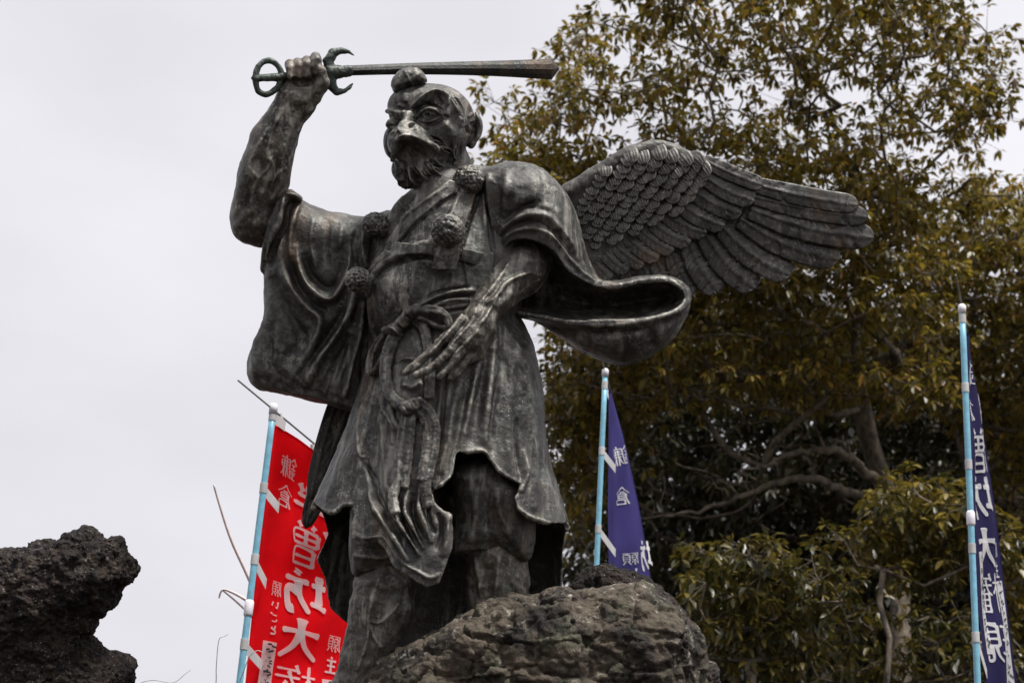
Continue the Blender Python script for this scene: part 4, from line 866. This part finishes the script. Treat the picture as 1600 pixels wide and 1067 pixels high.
def glyphs(ch):
    st = KANJI[ch]; n = len(st); wd = .215 if n < 8 else (.125 if n < 14 else .092); V = []; fc = []
    for k, s_ in enumerate(st):
        p = np.array([[float(a) for a in q.split(',')] for q in s_.split()]); c = catmull(p, 7) if len(p) > 2 else catmull(p, 9); m = len(c); t = np.gradient(c, axis=0); t /= np.maximum(np.linalg.norm(t, axis=1, keepdims=True), 1e-9); nn = np.stack([-t[:, 1], t[:, 0]], 1)
        u = np.linspace(0, 1, m); horiz = abs(p[-1][0] - p[0][0]) > abs(p[-1][1] - p[0][1])
        w_ = wd * (.62 if horiz else .95) * (1.05 - .35 * np.sin(u * math.pi) + .30 * np.exp(-(u / .10) ** 2)); diag = abs(p[-1][0] - p[0][0]) > .15 and abs(p[-1][1] - p[0][1]) > .25
        if diag: w_ = w_ * (1 - .55 * u ** 2)
        w_[0] *= .55; w_[-1] *= .45; b0 = len(V); zz = .0004 * k
        for i in range(m): V += [(*(c[i] + nn[i] * w_[i] / 2), zz), (*(c[i] - nn[i] * w_[i] / 2), zz)]
        fc += [(b0 + 2 * i, b0 + 2 * i + 1, b0 + 2 * i + 3, b0 + 2 * i + 2) for i in range(m - 1)]
    V = np.array(V); V[:, 0] -= .5; V[:, 1] = .5 - V[:, 1]; return V, fc
GC = {}
def banner(label, cloth_m, top_px, dist, Ltop, Rtop_d, left, right, marks, straps, rod, joint=None, wave=(.012, 3.0), drop=4.6, capm=None):
    """left/right: cloth edges as (px,py,dist) from top to bottom; marks: (glyph, u, v, width, height, kind)"""
    T = at(*top_px, dist); base = T - np.array([0, 0, drop]); gz = float(ground_z(base[0], base[1])); base[2] = gz
    root = empty('banner', base, label, 'banner', 'nobori banners round the statue')
    pole = obj('pole', *tube(np.linspace(base - [0, 0, .1], T, 12), .0125, 14), POLE, root)
    v, fc = tube([T - [0, 0, .035], T - [0, 0, .002], T + [0, 0, .006]], [.0165, .0165, .011], 14); obj('pole_cap', v, fc, POLEW, root)
    if joint is not None:
        J = T - np.array([0, 0, joint]); v, fc = tube([J - [0, 0, .03], J - [0, 0, .022], J + [0, 0, .022], J + [0, 0, .03]], [.0135, .017, .017, .0135], 14); obj('pole_joint', v, fc, POLEW, root)
    obj('cross_rod', *tube([at(*rod[0]), at(*rod[1])], .004, 8), ROD, root)
    Lc = catmull([at(*p) for p in left], 8); Rc = catmull([at(*p) for p in right], 8)
    def ip(c, t):
        s = np.r_[0, np.cumsum(np.linalg.norm(np.diff(c, axis=0), axis=1))]; s /= s[-1]; return np.stack([np.interp(t, s, c[:, k]) for k in range(3)], -1)
    nrm = np.cross(Rc[0] - Lc[0], Lc[-1] - Lc[0]); nrm /= np.linalg.norm(nrm); nrm = nrm if nrm @ (CAM - Lc[0]) > 0 else -nrm
    def S(u, v, off=0.0):
        u = np.asarray(u, float); v = np.asarray(v, float); a = ip(Lc, v); b = ip(Rc, v)
        wv = wave[0] * np.sin(u * 6.283 * wave[1] * .5 + v * 3) * np.sin(np.clip(u, 0, 1) * math.pi) + .6 * wave[0] * np.sin(v * 21 + u * 4)* np.sin(np.clip(u, 0, 1) * math.pi)
        return a * (1 - u)[..., None] + b * u[..., None] + nrm * (wv + off)[..., None]
    nu, nv = 22, 90; U, Vv = np.meshgrid(np.linspace(0, 1, nu), np.linspace(0, 1, nv)); ii = (np.arange(nv - 1)[:, None] * nu + np.arange(nu - 1)[None, :]).ravel(); q = np.stack([ii, ii + 1, ii + nu + 1, ii + nu], 1)
    ft = S(U.ravel(), Vv.ravel()); bk = S(U.ravel(), Vv.ravel(), np.full(U.size, -.0012))
    n0 = len(ft); rim = [j for j in range(nu)] + [i * nu + nu - 1 for i in range(1, nv)] + [(nv - 1) * nu + j for j in range(nu - 2, -1, -1)] + [i * nu for i in range(nv - 2, 0, -1)]
    rq = np.array([(rim[k], rim[(k + 1) % len(rim)], n0 + rim[(k + 1) % len(rim)], n0 + rim[k]) for k in range(len(rim))])
    cl = obj('cloth', np.vstack([ft, bk]), np.vstack([q, q[:, ::-1] + n0, rq]), cloth_m, root)
    for (g, u0, v0, wu, hv, kind) in marks:
        off = .003; m_ = WHITE
        if kind == 'box': V = np.array([(x, y, 0) for y in np.linspace(-.5, .5, 14) for x in (-.5, 0, .5)]); fc = [(r * 3 + c_, r * 3 + c_ + 1, r * 3 + c_ + 4, r * 3 + c_ + 3) for r in range(13) for c_ in range(2)]; nm = 'name_panel'
        elif kind == 'scribble':
            r = np.random.default_rng(int(u0 * 1000) + len(marks)); Vs, fc = [], []
            for y in np.arange(-.46, .46, .055):
                for _ in range(3):
                    a = np.array([r.uniform(-.32, .2), y + r.uniform(-.02, .02)]); b_ = a + np.array([r.uniform(.1, .4), r.uniform(-.03, .03)]) if r.random() < .6 else a + np.array([r.uniform(-.1, .1), r.uniform(.02, .05)])
                    d = b_ - a; pn = np.array([-d[1] * .2, d[0] * .02]) + np.array([.02, .003]); k = len(Vs); Vs += [(*(a - pn), 0), (*(b_ - pn), 0), (*(b_ + pn), 0), (*(a + pn), 0)]; fc.append((k, k + 1, k + 2, k + 3))
            V = np.array(Vs); V[:, 1] *= -1; off = .006; m_ = INK; nm = 'handwriting'
        else:
            if g not in GC: GC[g] = glyphs(g)
            V, fc = GC[g]; V = V.copy(); V[:, 0] *= -1; nm = 'character'              # the cloth is seen from behind: writing reads mirrored
        o = obj(nm, S(u0 + V[:, 0] * wu, v0 - V[:, 1] * hv, off + V[:, 2] * .1), fc, m_, cl, smooth=False)
    for k, (a, bq) in enumerate(straps):                                            # white tapes: round the pole, out to the cloth
        A = at(*a); ax = np.array([0, 0, 1.0]); B = at(*bq); hh = .0195
        pr = A * 1.0; t_ = np.linspace(0, 2 * math.pi, 15); c0 = base.copy(); c0[2] = pr[2]
        ring = [c0 + .0145 * np.array([math.cos(x), math.sin(x), 0]) for x in t_]; side = RT
        V = []; fc = []
        for p in ring: V += [p - ax * hh, p + ax * hh]
        for i in range(14): fc.append((2 * i, 2 * i + 2, 2 * i + 3, 2 * i + 1))
        st = c0 - R3[:, 2] * -.0145; n_ = len(V); e1 = c0 + R3[:, 2] * .0145
        for t in np.linspace(0, 1, 5): p = e1 * (1 - t) + B * t; V += [p - ax * hh, p + ax * hh]
        for i in range(4): fc.append((n_ + 2 * i, n_ + 2 * i + 2, n_ + 2 * i + 3, n_ + 2 * i + 1))
        so_ = obj('tape', V, fc, STRAP, root, smooth=False); md = so_.modifiers.new('thickness', 'SOLIDIFY'); md.thickness = .0016
    return root, S
RED = cloth_mat('red_banner_cloth', (.93, .006, .016)); BLUE = cloth_mat('violet_blue_banner_cloth', (.075, .065, .24)); NAVY = cloth_mat('navy_banner_cloth', (.036, .030, .115))
D1 = 6.3
rootR, S1 = banner('red banner with white lettering on a pale blue pole, left of the statue', RED, (428, 633), D1, None, None,
    [(428, 662, D1), (414, 790, D1), (398, 920, D1 - .02), (383, 1072, D1 - .05), (374, 1180, D1 - .1)],
    [(560, 748, D1 + .30), (556, 850, D1 + .34), (548, 960, D1 + .36), (534, 1072, D1 + .30), (522, 1180, D1 + .2)],
    [('鎌', .19, .105, .17, .072, 'g'), ('倉', .19, .195, .17, .072, 'g'), ('半', .47, .180, .40, .120, 'g'), ('僧', .52, .318, .42, .150, 'g'), ('坊', .50, .470, .42, .150, 'g'), ('大', .49, .622, .42, .145, 'g'), ('権', .50, .778, .42, .150, 'g'), ('現', .50, .93, .42, .13, 'g'),
     ('願', .22, .485, .11, .05, 'g'), ('い', .22, .535, .09, .032, 'g'), ('ご', .22, .575, .09, .032, 'g'), ('と', .22, .612, .09, .032, 'g'), (None, .20, .80, .15, .30, 'box'), (None, .20, .80, .15, .30, 'scribble'),
     ('願', .86, .615, .14, .06, 'g'), ('主', .86, .69, .14, .06, 'g'), (None, .86, .86, .16, .24, 'box'), (None, .86, .86, .16, .24, 'scribble')],
    [((425, 652, D1), (446, 666, D1)), ((409, 778, D1), (436, 794, D1)), ((392, 898, D1), (416, 912, D1)), ((379, 1036, D1), (410, 1040, D1))],
    [(372, 594, D1 - .12), (562, 752, D1 + .31)], joint=.78)
for (x, y, x2, y2, d) in ((437, 645, 440, 672, .02), (489, 694, 492, 722, .14)):
    a, b_ = at(x, y, D1 + d), at(x2, y2, D1 + d + .01); e = np.array([RT * .011, RT * .011])
    o = obj('tape', [a - e[0], a + e[0], b_ + e[0], b_ - e[0]], [(0, 1, 2, 3)], STRAP, rootR); o.modifiers.new('thickness', 'SOLIDIFY').thickness = .0016
D2 = 8.0
banner('violet blue banner on a pale blue pole, behind the hanging sleeve', BLUE, (946, 578), D2, None, None,
    [(951, 612, D2), (951, 700, D2), (950, 800, D2), (951, 900, D2), (948, 1050, D2)],
    [(953, 606, D2 + .3), (976, 690, D2 + .40), (998, 790, D2 + .42), (1017, 905, D2 + .40), (1034, 1050, D2 + .36)],
    [('鎌', .60, .245, .55, .072, 'g'), ('倉', .52, .385, .40, .065, 'g'), ('坊', .95, .60, .28, .11, 'g'), ('願', .52, .605, .34, .045, 'g'), ('い', .52, .65, .28, .032, 'g'), ('ご', .52, .69, .28, .032, 'g'), (None, .52, .82, .34, .2, 'box'), (None, .52, .82, .34, .2, 'scribble'), ('大', .93, .74, .3, .11, 'g')],
    [((944, 606, D2), (951, 618, D2)), ((938, 722, D2), (962, 733, D2)), ((933, 855, D2), (962, 864, D2))],
    [(940, 562, D2 - .12), (954, 612, D2 + .31)], joint=None)
D3 = 6.8
banner('navy banner with white lettering on a pale blue pole, at the right edge', NAVY, (1503, 478), D3, None, None,
    [(1510, 520, D3), (1512, 640, D3), (1517, 760, D3 - .01), (1524, 900, D3 - .02), (1534, 1000, D3 - .06), (1542, 1085, D3 - .08)],
    [(1511, 520, D3 + .3), (1531, 640, D3 + .40), (1550, 760, D3 + .42), (1568, 900, D3 + .40), (1580, 1000, D3 + .34), (1592, 1085, D3 + .3)],
    [('鎌', .42, .115, .62, .075, 'g'), ('倉', .34, .215, .42, .072, 'g'), ('半', .86, .22, .26, .09, 'g'), ('僧', .62, .335, .62, .130, 'g'), ('坊', .48, .460, .62, .125, 'g'), ('大', .42, .600, .56, .120, 'g'), ('権', .46, .725, .52, .115, 'g'), ('現', .46, .86, .56, .11, 'g'), ('願', .78, .610, .2, .045, 'g'), ('主', .78, .665, .2, .045, 'g'), (None, .80, .84, .24, .29, 'box'), (None, .80, .84, .24, .29, 'scribble'), (None, .22, .75, .17, .28, 'box'), (None, .22, .75, .17, .28, 'scribble')],
    [((1504, 502, D3), (1508, 506, D3)), ((1506, 626, D3), (1512, 642, D3)), ((1509, 760, D3), (1520, 775, D3)), ((1512, 900, D3), (1526, 914, D3)), ((1517, 1043, D3), (1544, 1058, D3))],
    [(1493, 430, D3 - .15), (1512, 522, D3 + .31)], joint=.90)

# ================================================================== trees
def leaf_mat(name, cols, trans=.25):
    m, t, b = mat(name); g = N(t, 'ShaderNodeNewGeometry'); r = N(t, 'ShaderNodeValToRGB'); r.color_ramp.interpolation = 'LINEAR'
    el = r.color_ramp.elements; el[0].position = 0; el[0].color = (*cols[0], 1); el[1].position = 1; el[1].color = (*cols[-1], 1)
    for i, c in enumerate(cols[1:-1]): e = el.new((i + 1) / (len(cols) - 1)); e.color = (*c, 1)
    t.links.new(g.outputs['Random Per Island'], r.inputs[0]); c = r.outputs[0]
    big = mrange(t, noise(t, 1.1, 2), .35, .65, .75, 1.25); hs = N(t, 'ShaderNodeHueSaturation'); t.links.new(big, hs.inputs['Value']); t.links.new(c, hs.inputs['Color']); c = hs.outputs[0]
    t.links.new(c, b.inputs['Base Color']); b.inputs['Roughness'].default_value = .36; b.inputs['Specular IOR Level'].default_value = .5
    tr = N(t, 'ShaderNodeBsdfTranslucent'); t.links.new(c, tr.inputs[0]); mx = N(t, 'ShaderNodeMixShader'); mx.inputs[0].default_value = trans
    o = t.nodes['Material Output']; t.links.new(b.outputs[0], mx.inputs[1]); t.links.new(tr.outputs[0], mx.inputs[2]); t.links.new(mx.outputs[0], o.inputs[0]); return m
LEAF_A = leaf_mat('olive_brown_leaves', [(.038, .036, .007), (.125, .100, .014), (.25, .185, .024), (.095, .083, .012), (.28, .155, .030)], .4)
LEAF_B = leaf_mat('green_leaves', [(.028, .032, .008), (.07, .065, .013), (.13, .100, .016), (.22, .155, .024), (.05, .048, .010)], .3)
LEAF_S = leaf_mat('shrub_leaves', [(.020, .024, .006), (.045, .044, .009), (.08, .066, .012), (.15, .11, .018), (.035, .034, .008)], .3)
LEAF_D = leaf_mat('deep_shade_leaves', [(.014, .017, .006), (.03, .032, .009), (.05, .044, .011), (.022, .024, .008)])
m, t, b = mat('grey_bark'); c = mixc(t, mrange(t, noise(t, 14, 5, .65, stretch=(1, 1, .5)), .38, .64), (.04, .030, .022), (.18, .145, .105)); t.links.new(c, b.inputs['Base Color']); b.inputs['Roughness'].default_value = .9; bump(t, b, noise(t, 40, 5, .7), .7, .02); BARK = m

def leaves(centres, size, per, spread, seed, droop=.5):
    """leaf rosettes on short twigs round each centre (world metres)"""
    r = np.random.default_rng(seed); C = np.repeat(np.asarray(centres, float), per[0], axis=0); n = len(C)
    o = r.normal(0, 1, (n, 3)); o /= np.linalg.norm(o, axis=1, keepdims=True); o *= (r.random((n, 1)) ** .45) * spread; o[:, 2] *= .72
    tw = C + o; k = per[1]; B = np.repeat(tw, k, axis=0); N_ = len(B)
    az = r.uniform(0, 2 * math.pi, N_); el = r.normal(-.25, .55, N_) - droop * .3
    d = np.stack([np.cos(az) * np.cos(el), np.sin(az) * np.cos(el), np.sin(el)], 1); d = d * .85 + np.repeat(o / spread, k, axis=0) * .55; d /= np.linalg.norm(d, axis=1, keepdims=True)
    up = np.array([0, 0, 1.0]) + r.normal(0, .35, (N_, 3)); s = np.cross(d, up); s /= np.linalg.norm(s, axis=1, keepdims=True); nn = np.cross(s, d)
    L = (size * r.uniform(.65, 1.2, N_))[:, None]; wd = L * r.uniform(.15, .21, (N_, 1)); B = B + d * L * .12
    dr = np.array([0, 0, -1.0]) * L * droop * .38
    v = np.stack([B, B + d * L * .42 + s * wd + nn * wd * .25, B + d * L * .50, B + d * L * .42 - s * wd + nn * wd * .25, B + d * L * .92 + dr, B + d * L * .72 + s * wd * .7 + dr * .5 + nn * wd * .15, B + d * L * .72 - s * wd * .7 + dr * .5 + nn * wd * .15], 1).reshape(-1, 3)
    b_ = np.arange(N_)[:, None, None] * 7; q = np.array([[0, 3, 2, 1], [1, 2, 4, 5], [2, 3, 6, 4]])[None]
    return v, (b_ + q).reshape(-1, 4), tw
def limb_tree(trunk, tips, r0, seed, twig=.004):
    """wooden skeleton: every tip is led back to the nearest older wood, thickness adds up towards the root"""
    r = np.random.default_rng(seed); nodes = [np.array(p, float) for p in trunk]; par = [-1] + list(range(len(trunk) - 1)); arr = np.array(nodes)
    top = nodes[-1]; tips = np.asarray(tips, float); fork = nodes[len(nodes) // 2]; order = np.argsort(np.linalg.norm(tips - fork, axis=1)); lvl = np.array([np.linalg.norm(p - nodes[0]) for p in nodes])
    for i in order:
        p = tips[i]; d = np.linalg.norm(arr - p, axis=1); dv = p - arr; cost = d + .9 * np.clip(arr[:, 2] - p[2], 0, None) + np.where(np.arange(len(arr)) < len(trunk) // 3, 6, 0)
        j = int(np.argmin(cost)); a = nodes[j]; D = np.linalg.norm(p - a); n = max(2, int(D / .22)); last = j; jit = r.normal(0, .05 * min(D, 1.5), 3); jit[2] = -abs(jit[2])
        new = []
        for k in range(1, n + 1):
            t = k / n; q = a * (1 - t) + p * t + jit * math.sin(math.pi * t) * 1.6 + r.normal(0, .018, 3) * (t < 1); q[2] += .10 * D * (t ** 1.5 - t); nodes.append(q); par.append(last); last = len(nodes) - 1; new.append(q)
        arr = np.vstack([arr, new])
    n = len(nodes); wgt = np.zeros(n); child = np.zeros(n, int)
    for i in range(n - 1, 0, -1):
        if child[i] == 0: wgt[i] = 1.0
        wgt[par[i]] += wgt[i]; child[par[i]] += 1
    rad = twig + (r0 - twig) * (wgt / wgt[0]) ** .56
    V = []; Fc = []; arr = np.array(nodes)
    for i in range(1, n):
        a, b_ = arr[par[i]], arr[i]; d = b_ - a; L = np.linalg.norm(d)
        if L < 1e-5: continue
        d = d / L; u = np.cross(d, [.31, .17, .93]); u /= np.linalg.norm(u); w_ = np.cross(d, u); sg = 7 if rad[i] > .03 else (5 if rad[i] > .01 else 3); k = len(V)
        ra = min(rad[par[i]], rad[i] * 1.35)
        for c_, rr in ((a, ra), (b_ + d * rad[i] * .3, rad[i])):
            for j in range(sg): an = 2 * math.pi * j / sg; V.append(c_ + rr * (math.cos(an) * u + math.sin(an) * w_))
        for j in range(sg): Fc.append((k + j, k + (j + 1) % sg, k + sg + (j + 1) % sg, k + sg + j))
    return np.array(V), Fc
def scatter(poly, n, d0, d1, seed, holes=(), gap=26):
    """clump centres inside an outline, kept apart, at depths d0..d1 metres"""
    r = np.random.default_rng(seed); q = np.array(poly, float); lo, hi = q.min(0), q.max(0); out = []; tries = 0
    while len(out) < n and tries < n * 60:
        tries += 1; x, y = r.uniform(lo[0], hi[0]), r.uniform(lo[1], hi[1])
        if not inpoly(x, y, q): continue
        if any(((x - h[0]) / h[2]) ** 2 + ((y - h[1]) / h[3]) ** 2 < 1 for h in holes): continue
        if any((x - o[0]) ** 2 + (y - o[1]) ** 2 < gap * gap * (.35 + .65 * r.random()) for o in out[-400:]) and r.random() < .8: continue
        out.append((x, y, r.uniform(d0, d1)))
    return out
def plant(name, label, cat, base, trunk, zones, r0, leafm, size, per, spread, seed, group=None, bare=()):
    pts = []
    for z in zones: pts += z
    W3 = np.array([at(*p) for p in pts]); base = np.array(base, float)
    root = empty(name, base, label, cat, group)
    lv, lq, tw = leaves(W3, size, per, spread, seed); 
    bt = np.array([at(*p) for p in bare]).reshape(-1, 3)
    wv, wf = limb_tree([base] + trunk, np.vstack([W3, bt]), r0, seed)
    trunk_name = 'trunk' if cat == 'tree' else 'stem'
    obj(trunk_name, wv, wf, BARK, root)
    # short twigs carrying the rosettes
    tv = []; tf = []; cc = np.repeat(W3, per[0], axis=0)
    d = tw - cc; nrm = np.cross(d, [.2, .3, .9]); nrm /= np.maximum(np.linalg.norm(nrm, axis=1, keepdims=True), 1e-9); n2 = np.cross(d, nrm); n2 /= np.maximum(np.linalg.norm(n2, axis=1, keepdims=True), 1e-9)
    rr = .0032; ring = [nrm * rr, (-.5 * nrm + .87 * n2) * rr, (-.5 * nrm - .87 * n2) * rr]
    tv = np.stack([cc + ring[0], cc + ring[1], cc + ring[2], tw + ring[0] * .5, tw + ring[1] * .5, tw + ring[2] * .5], 1).reshape(-1, 3)
    bi = np.arange(len(cc))[:, None, None] * 6; tf = (bi + np.array([[0, 1, 4, 3], [1, 2, 5, 4], [2, 0, 3, 5]])[None]).reshape(-1, 4)
    tag(obj('twigs', tv, tf, BARK, root), kind='stuff')
    tag(obj('crown', lv, lq, leafm, root, smooth=False), kind='stuff')
    return root
def gnd(px, dist):
    p = at(px, 700, dist); return np.array([p[0], p[1], float(ground_z(p[0], p[1])) - .15])
HOLES = [(1150, 155, 52, 44), (1325, 165, 42, 32), (1345, 228, 22, 24), (985, 200, 46, 30), (1085, 170, 22, 30), (1410, 220, 26, 30), (800, 300, 20, 20), (1235, 25, 14, 30), (1215, 120, 20, 30), (905, 165, 24, 20), (1060, 60, 18, 22), (1290, 60, 20, 24), (1120, 250, 30, 14), (1440, 110, 22, 18), (960, 110, 20, 16), (1505, 275, 60, 22)]
UPPER = [(752, 132), (790, 160), (800, 130), (850, 150), (868, 130), (872, 70), (905, 18), (950, 22), (1000, 14), (1030, -60), (1120, -140), (1300, -190), (1440, -120), (1490, 0), (1550, 35), (1585, 95), (1588, 128), (1552, 162), (1556, 192), (1520, 222), (1450, 240), (1410, 290), (1380, 330), (1200, 320), (1000, 300), (880, 300), (800, 290), (760, 250), (765, 200)]
MID = [(770, 255), (860, 262), (1000, 280), (1200, 285), (1400, 290), (1450, 330), (1480, 450), (1470, 600), (1400, 640), (1300, 620), (1100, 620), (960, 640), (890, 680), (850, 640), (850, 560), (880, 480), (860, 380), (800, 320)]
base_a = gnd(1400, 15.0)
trunk_a = [at(1405, 900, 15.0), at(1388, 780, 15.0), at(1358, 690, 15.0), at(1338, 600, 15.0), at(1335, 500, 15.1), at(1370, 380, 15.1), at(1372, 290, 15.2), at(1362, 200, 15.2)]
plant('evergreen_tree', 'tall olive brown evergreen tree filling the upper right behind the wing', 'tree', base_a, trunk_a,
    [scatter(UPPER, 265, 13.6, 16.4, 1, HOLES, 24), scatter(MID, 390, 13.4, 16.6, 2, [], 24), scatter([(870, 560), (960, 540), (1000, 640), (960, 780), (900, 860), (850, 800), (850, 640)], 36, 14.4, 16.2, 3, [], 26)],
    .09, LEAF_A, .094, (11, 8), .31, 5, bare=[(1130, 170, 15), (1160, 150, 15), (1180, 190, 15), (980, 200, 15), (1330, 160, 15), (1110, 740, 14.6), (1180, 760, 14.4), (1050, 620, 14.6), (1120, 680, 14.2), (1210, 690, 14), (1020, 800, 15), (1150, 800, 15)])
base_b = gnd(1560, 17.0)
plant('evergreen_tree', 'broad dark evergreen tree at the right edge beyond the navy banner', 'tree', base_b, [at(1555, 900, 17), at(1530, 760, 17), at(1500, 640, 17), at(1490, 520, 17.1), at(1520, 420, 17.2)],
    [scatter([(1430, 350), (1472, 312), (1528, 268), (1585, 312), (1660, 300), (1720, 420), (1700, 640), (1600, 700), (1480, 640), (1420, 560), (1430, 420)], 230, 15.6, 18.4, 7, [], 22), scatter([(1560, 640), (1720, 640), (1720, 1000), (1570, 1000), (1540, 800)], 90, 16, 18, 8, [], 26)],
    .13, LEAF_A, .10, (11, 8), .34, 9)
base_c = gnd(1180, 19.5)
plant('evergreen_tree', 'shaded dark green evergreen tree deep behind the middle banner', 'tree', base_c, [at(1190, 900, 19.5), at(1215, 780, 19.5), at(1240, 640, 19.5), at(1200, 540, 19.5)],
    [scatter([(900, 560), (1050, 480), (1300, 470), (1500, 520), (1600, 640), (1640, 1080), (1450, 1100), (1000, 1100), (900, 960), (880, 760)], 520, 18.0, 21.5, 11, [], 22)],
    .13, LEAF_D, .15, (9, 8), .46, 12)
base_d = gnd(1380, 24.0)
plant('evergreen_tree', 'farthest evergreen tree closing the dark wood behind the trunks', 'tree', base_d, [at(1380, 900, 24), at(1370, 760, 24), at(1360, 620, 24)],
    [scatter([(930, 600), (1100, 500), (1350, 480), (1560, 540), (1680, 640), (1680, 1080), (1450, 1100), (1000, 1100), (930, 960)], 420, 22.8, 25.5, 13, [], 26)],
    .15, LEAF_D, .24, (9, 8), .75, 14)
for k, (lab, bx, dist, poly, n, sd) in enumerate([
    ('yellow green leafy shrub low between the boulder and the navy banner', 1400, 12.2, [(1310, 830), (1350, 790), (1420, 760), (1500, 770), (1570, 800), (1600, 850), (1560, 900), (1480, 890), (1400, 900), (1330, 870)], 62, 21),
    ('dark green leafy shrub just right of the boulder', 1180, 11.4, [(1085, 900), (1110, 840), (1150, 820), (1200, 860), (1290, 880), (1320, 940), (1280, 1040), (1180, 1060), (1110, 1030)], 66, 22),
    ('dense dark shrub along the bottom right below the bare branches', 1420, 13.2, [(1250, 950), (1330, 930), (1450, 950), (1560, 960), (1620, 1000), (1620, 1120), (1260, 1120)], 50, 23)]):
    b0 = gnd(bx, dist)
    plant('shrub', lab, 'shrub', b0, [b0 + [0.02, 0, .35], b0 + [.05, .02, .7]], [scatter(poly, n, dist - .5, dist + .6, sd, [], 20)], .022, LEAF_B if k == 0 else LEAF_S, .10, (7, 8), .24, sd + 30, 'shrubs at the wood edge')
# bare boughs reaching out under the canopy
for k, (lab, pts, r0) in enumerate([
    ('bare grey bough arching left from the tall tree trunk', [(1395, 770, 14.7), (1360, 745, 14.5), (1320, 710, 14.3), (1280, 702, 14.1), (1225, 715, 14.0), (1190, 728, 13.9), (1150, 738, 13.9)], .055),
    ('long bare bough sweeping down to the left under the canopy', [(1390, 790, 14.8), (1330, 770, 14.5), (1270, 748, 14.2), (1210, 755, 14.1), (1150, 778, 14.0), (1080, 800, 14.0), (1000, 812, 14.0)], .05),
    ('thin bare bough crossing high under the canopy', [(1340, 640, 14.8), (1290, 650, 14.4), (1200, 640, 14.2), (1120, 625, 14.1), (1060, 618, 14.1)], .03)]):
    p3 = np.array([at(*p) for p in pts]); c = catmull(p3, 6); rr = np.linspace(r0, .008, len(c)); r = np.random.default_rng(60 + k); c = c + r.normal(0, .012, c.shape)
    root = empty('bare_bough', c[0], lab, 'branch', 'bare boughs under the canopy'); obj('limb', *tube(c, rr, 8), BARK, root)
    for j in range(7):
        i = r.integers(8, len(c) - 2); d = np.array([r.uniform(-.8, .1), r.uniform(-.3, .3), r.uniform(-.15, .5)]) * r.uniform(.4, .9); q = np.array([c[i] + d * t + np.array([0, 0, .12]) * math.sin(t * 2.6) + r.normal(0, .015, 3) for t in np.linspace(0, 1, 7)])
        obj('side_branch', *tube(q, np.linspace(rr[i] * .5, .003, 7), 5), BARK, root)
# withered twigs beside the red banner, rooted on the mound
DRY = plain('dry_twig', (.55, .52, .50), .8)
def twig(lab, chains, r0):
    c0 = at(*chains[0][0]); g0 = np.array([c0[0], c0[1], float(ground_z(c0[0], c0[1]))]); root = empty('dry_twig', g0, lab, 'twig', 'withered twigs by the red banner')
    for k, ch in enumerate(chains):
        p = np.array([at(*q) for q in ch]); p = np.vstack([g0, p]) if k == 0 else p; c = catmull(p, 6); obj('stem' if k == 0 else 'shoot', *tube(c, np.linspace(r0, r0 * .45, len(c)), 6), DRY, root)
twig('long thin grey twig rising at a slant left of the red banner', [[(425, 985, 6.8), (405, 940, 6.8), (385, 895, 6.8), (362, 845, 6.8), (346, 798, 6.8), (334, 757, 6.8)]], .0095)
twig('short forked grey twig left of the blue pole of the red banner', [[(412, 990, 6.9), (395, 965, 6.9), (372, 942, 6.9), (348, 922, 6.9)], [(385, 937, 6.9), (365, 926, 6.9), (348, 921, 6.9), (342, 934, 6.9)]], .007)
twig('fine curled dry stalk at the bottom left of the red banner', [[(336, 1085, 6.0), (338, 1040, 6.0), (342, 1000, 6.0), (350, 994, 6.0), (357, 990, 6.0)]], .002)
twig('thin bowed dry stalk crossing the foot of the red banner', [[(366, 1085, 5.9), (378, 1055, 5.9), (390, 1025, 5.9), (402, 1016, 5.9), (411, 1019, 5.9)]], .0022)
twig('low looping dry stalk between the lava rock and red banner', [[(205, 1085, 5.6), (216, 1068, 5.6), (240, 1062, 5.6), (270, 1066, 5.6), (290, 1052, 5.6), (298, 1046, 5.6)]], .0018)
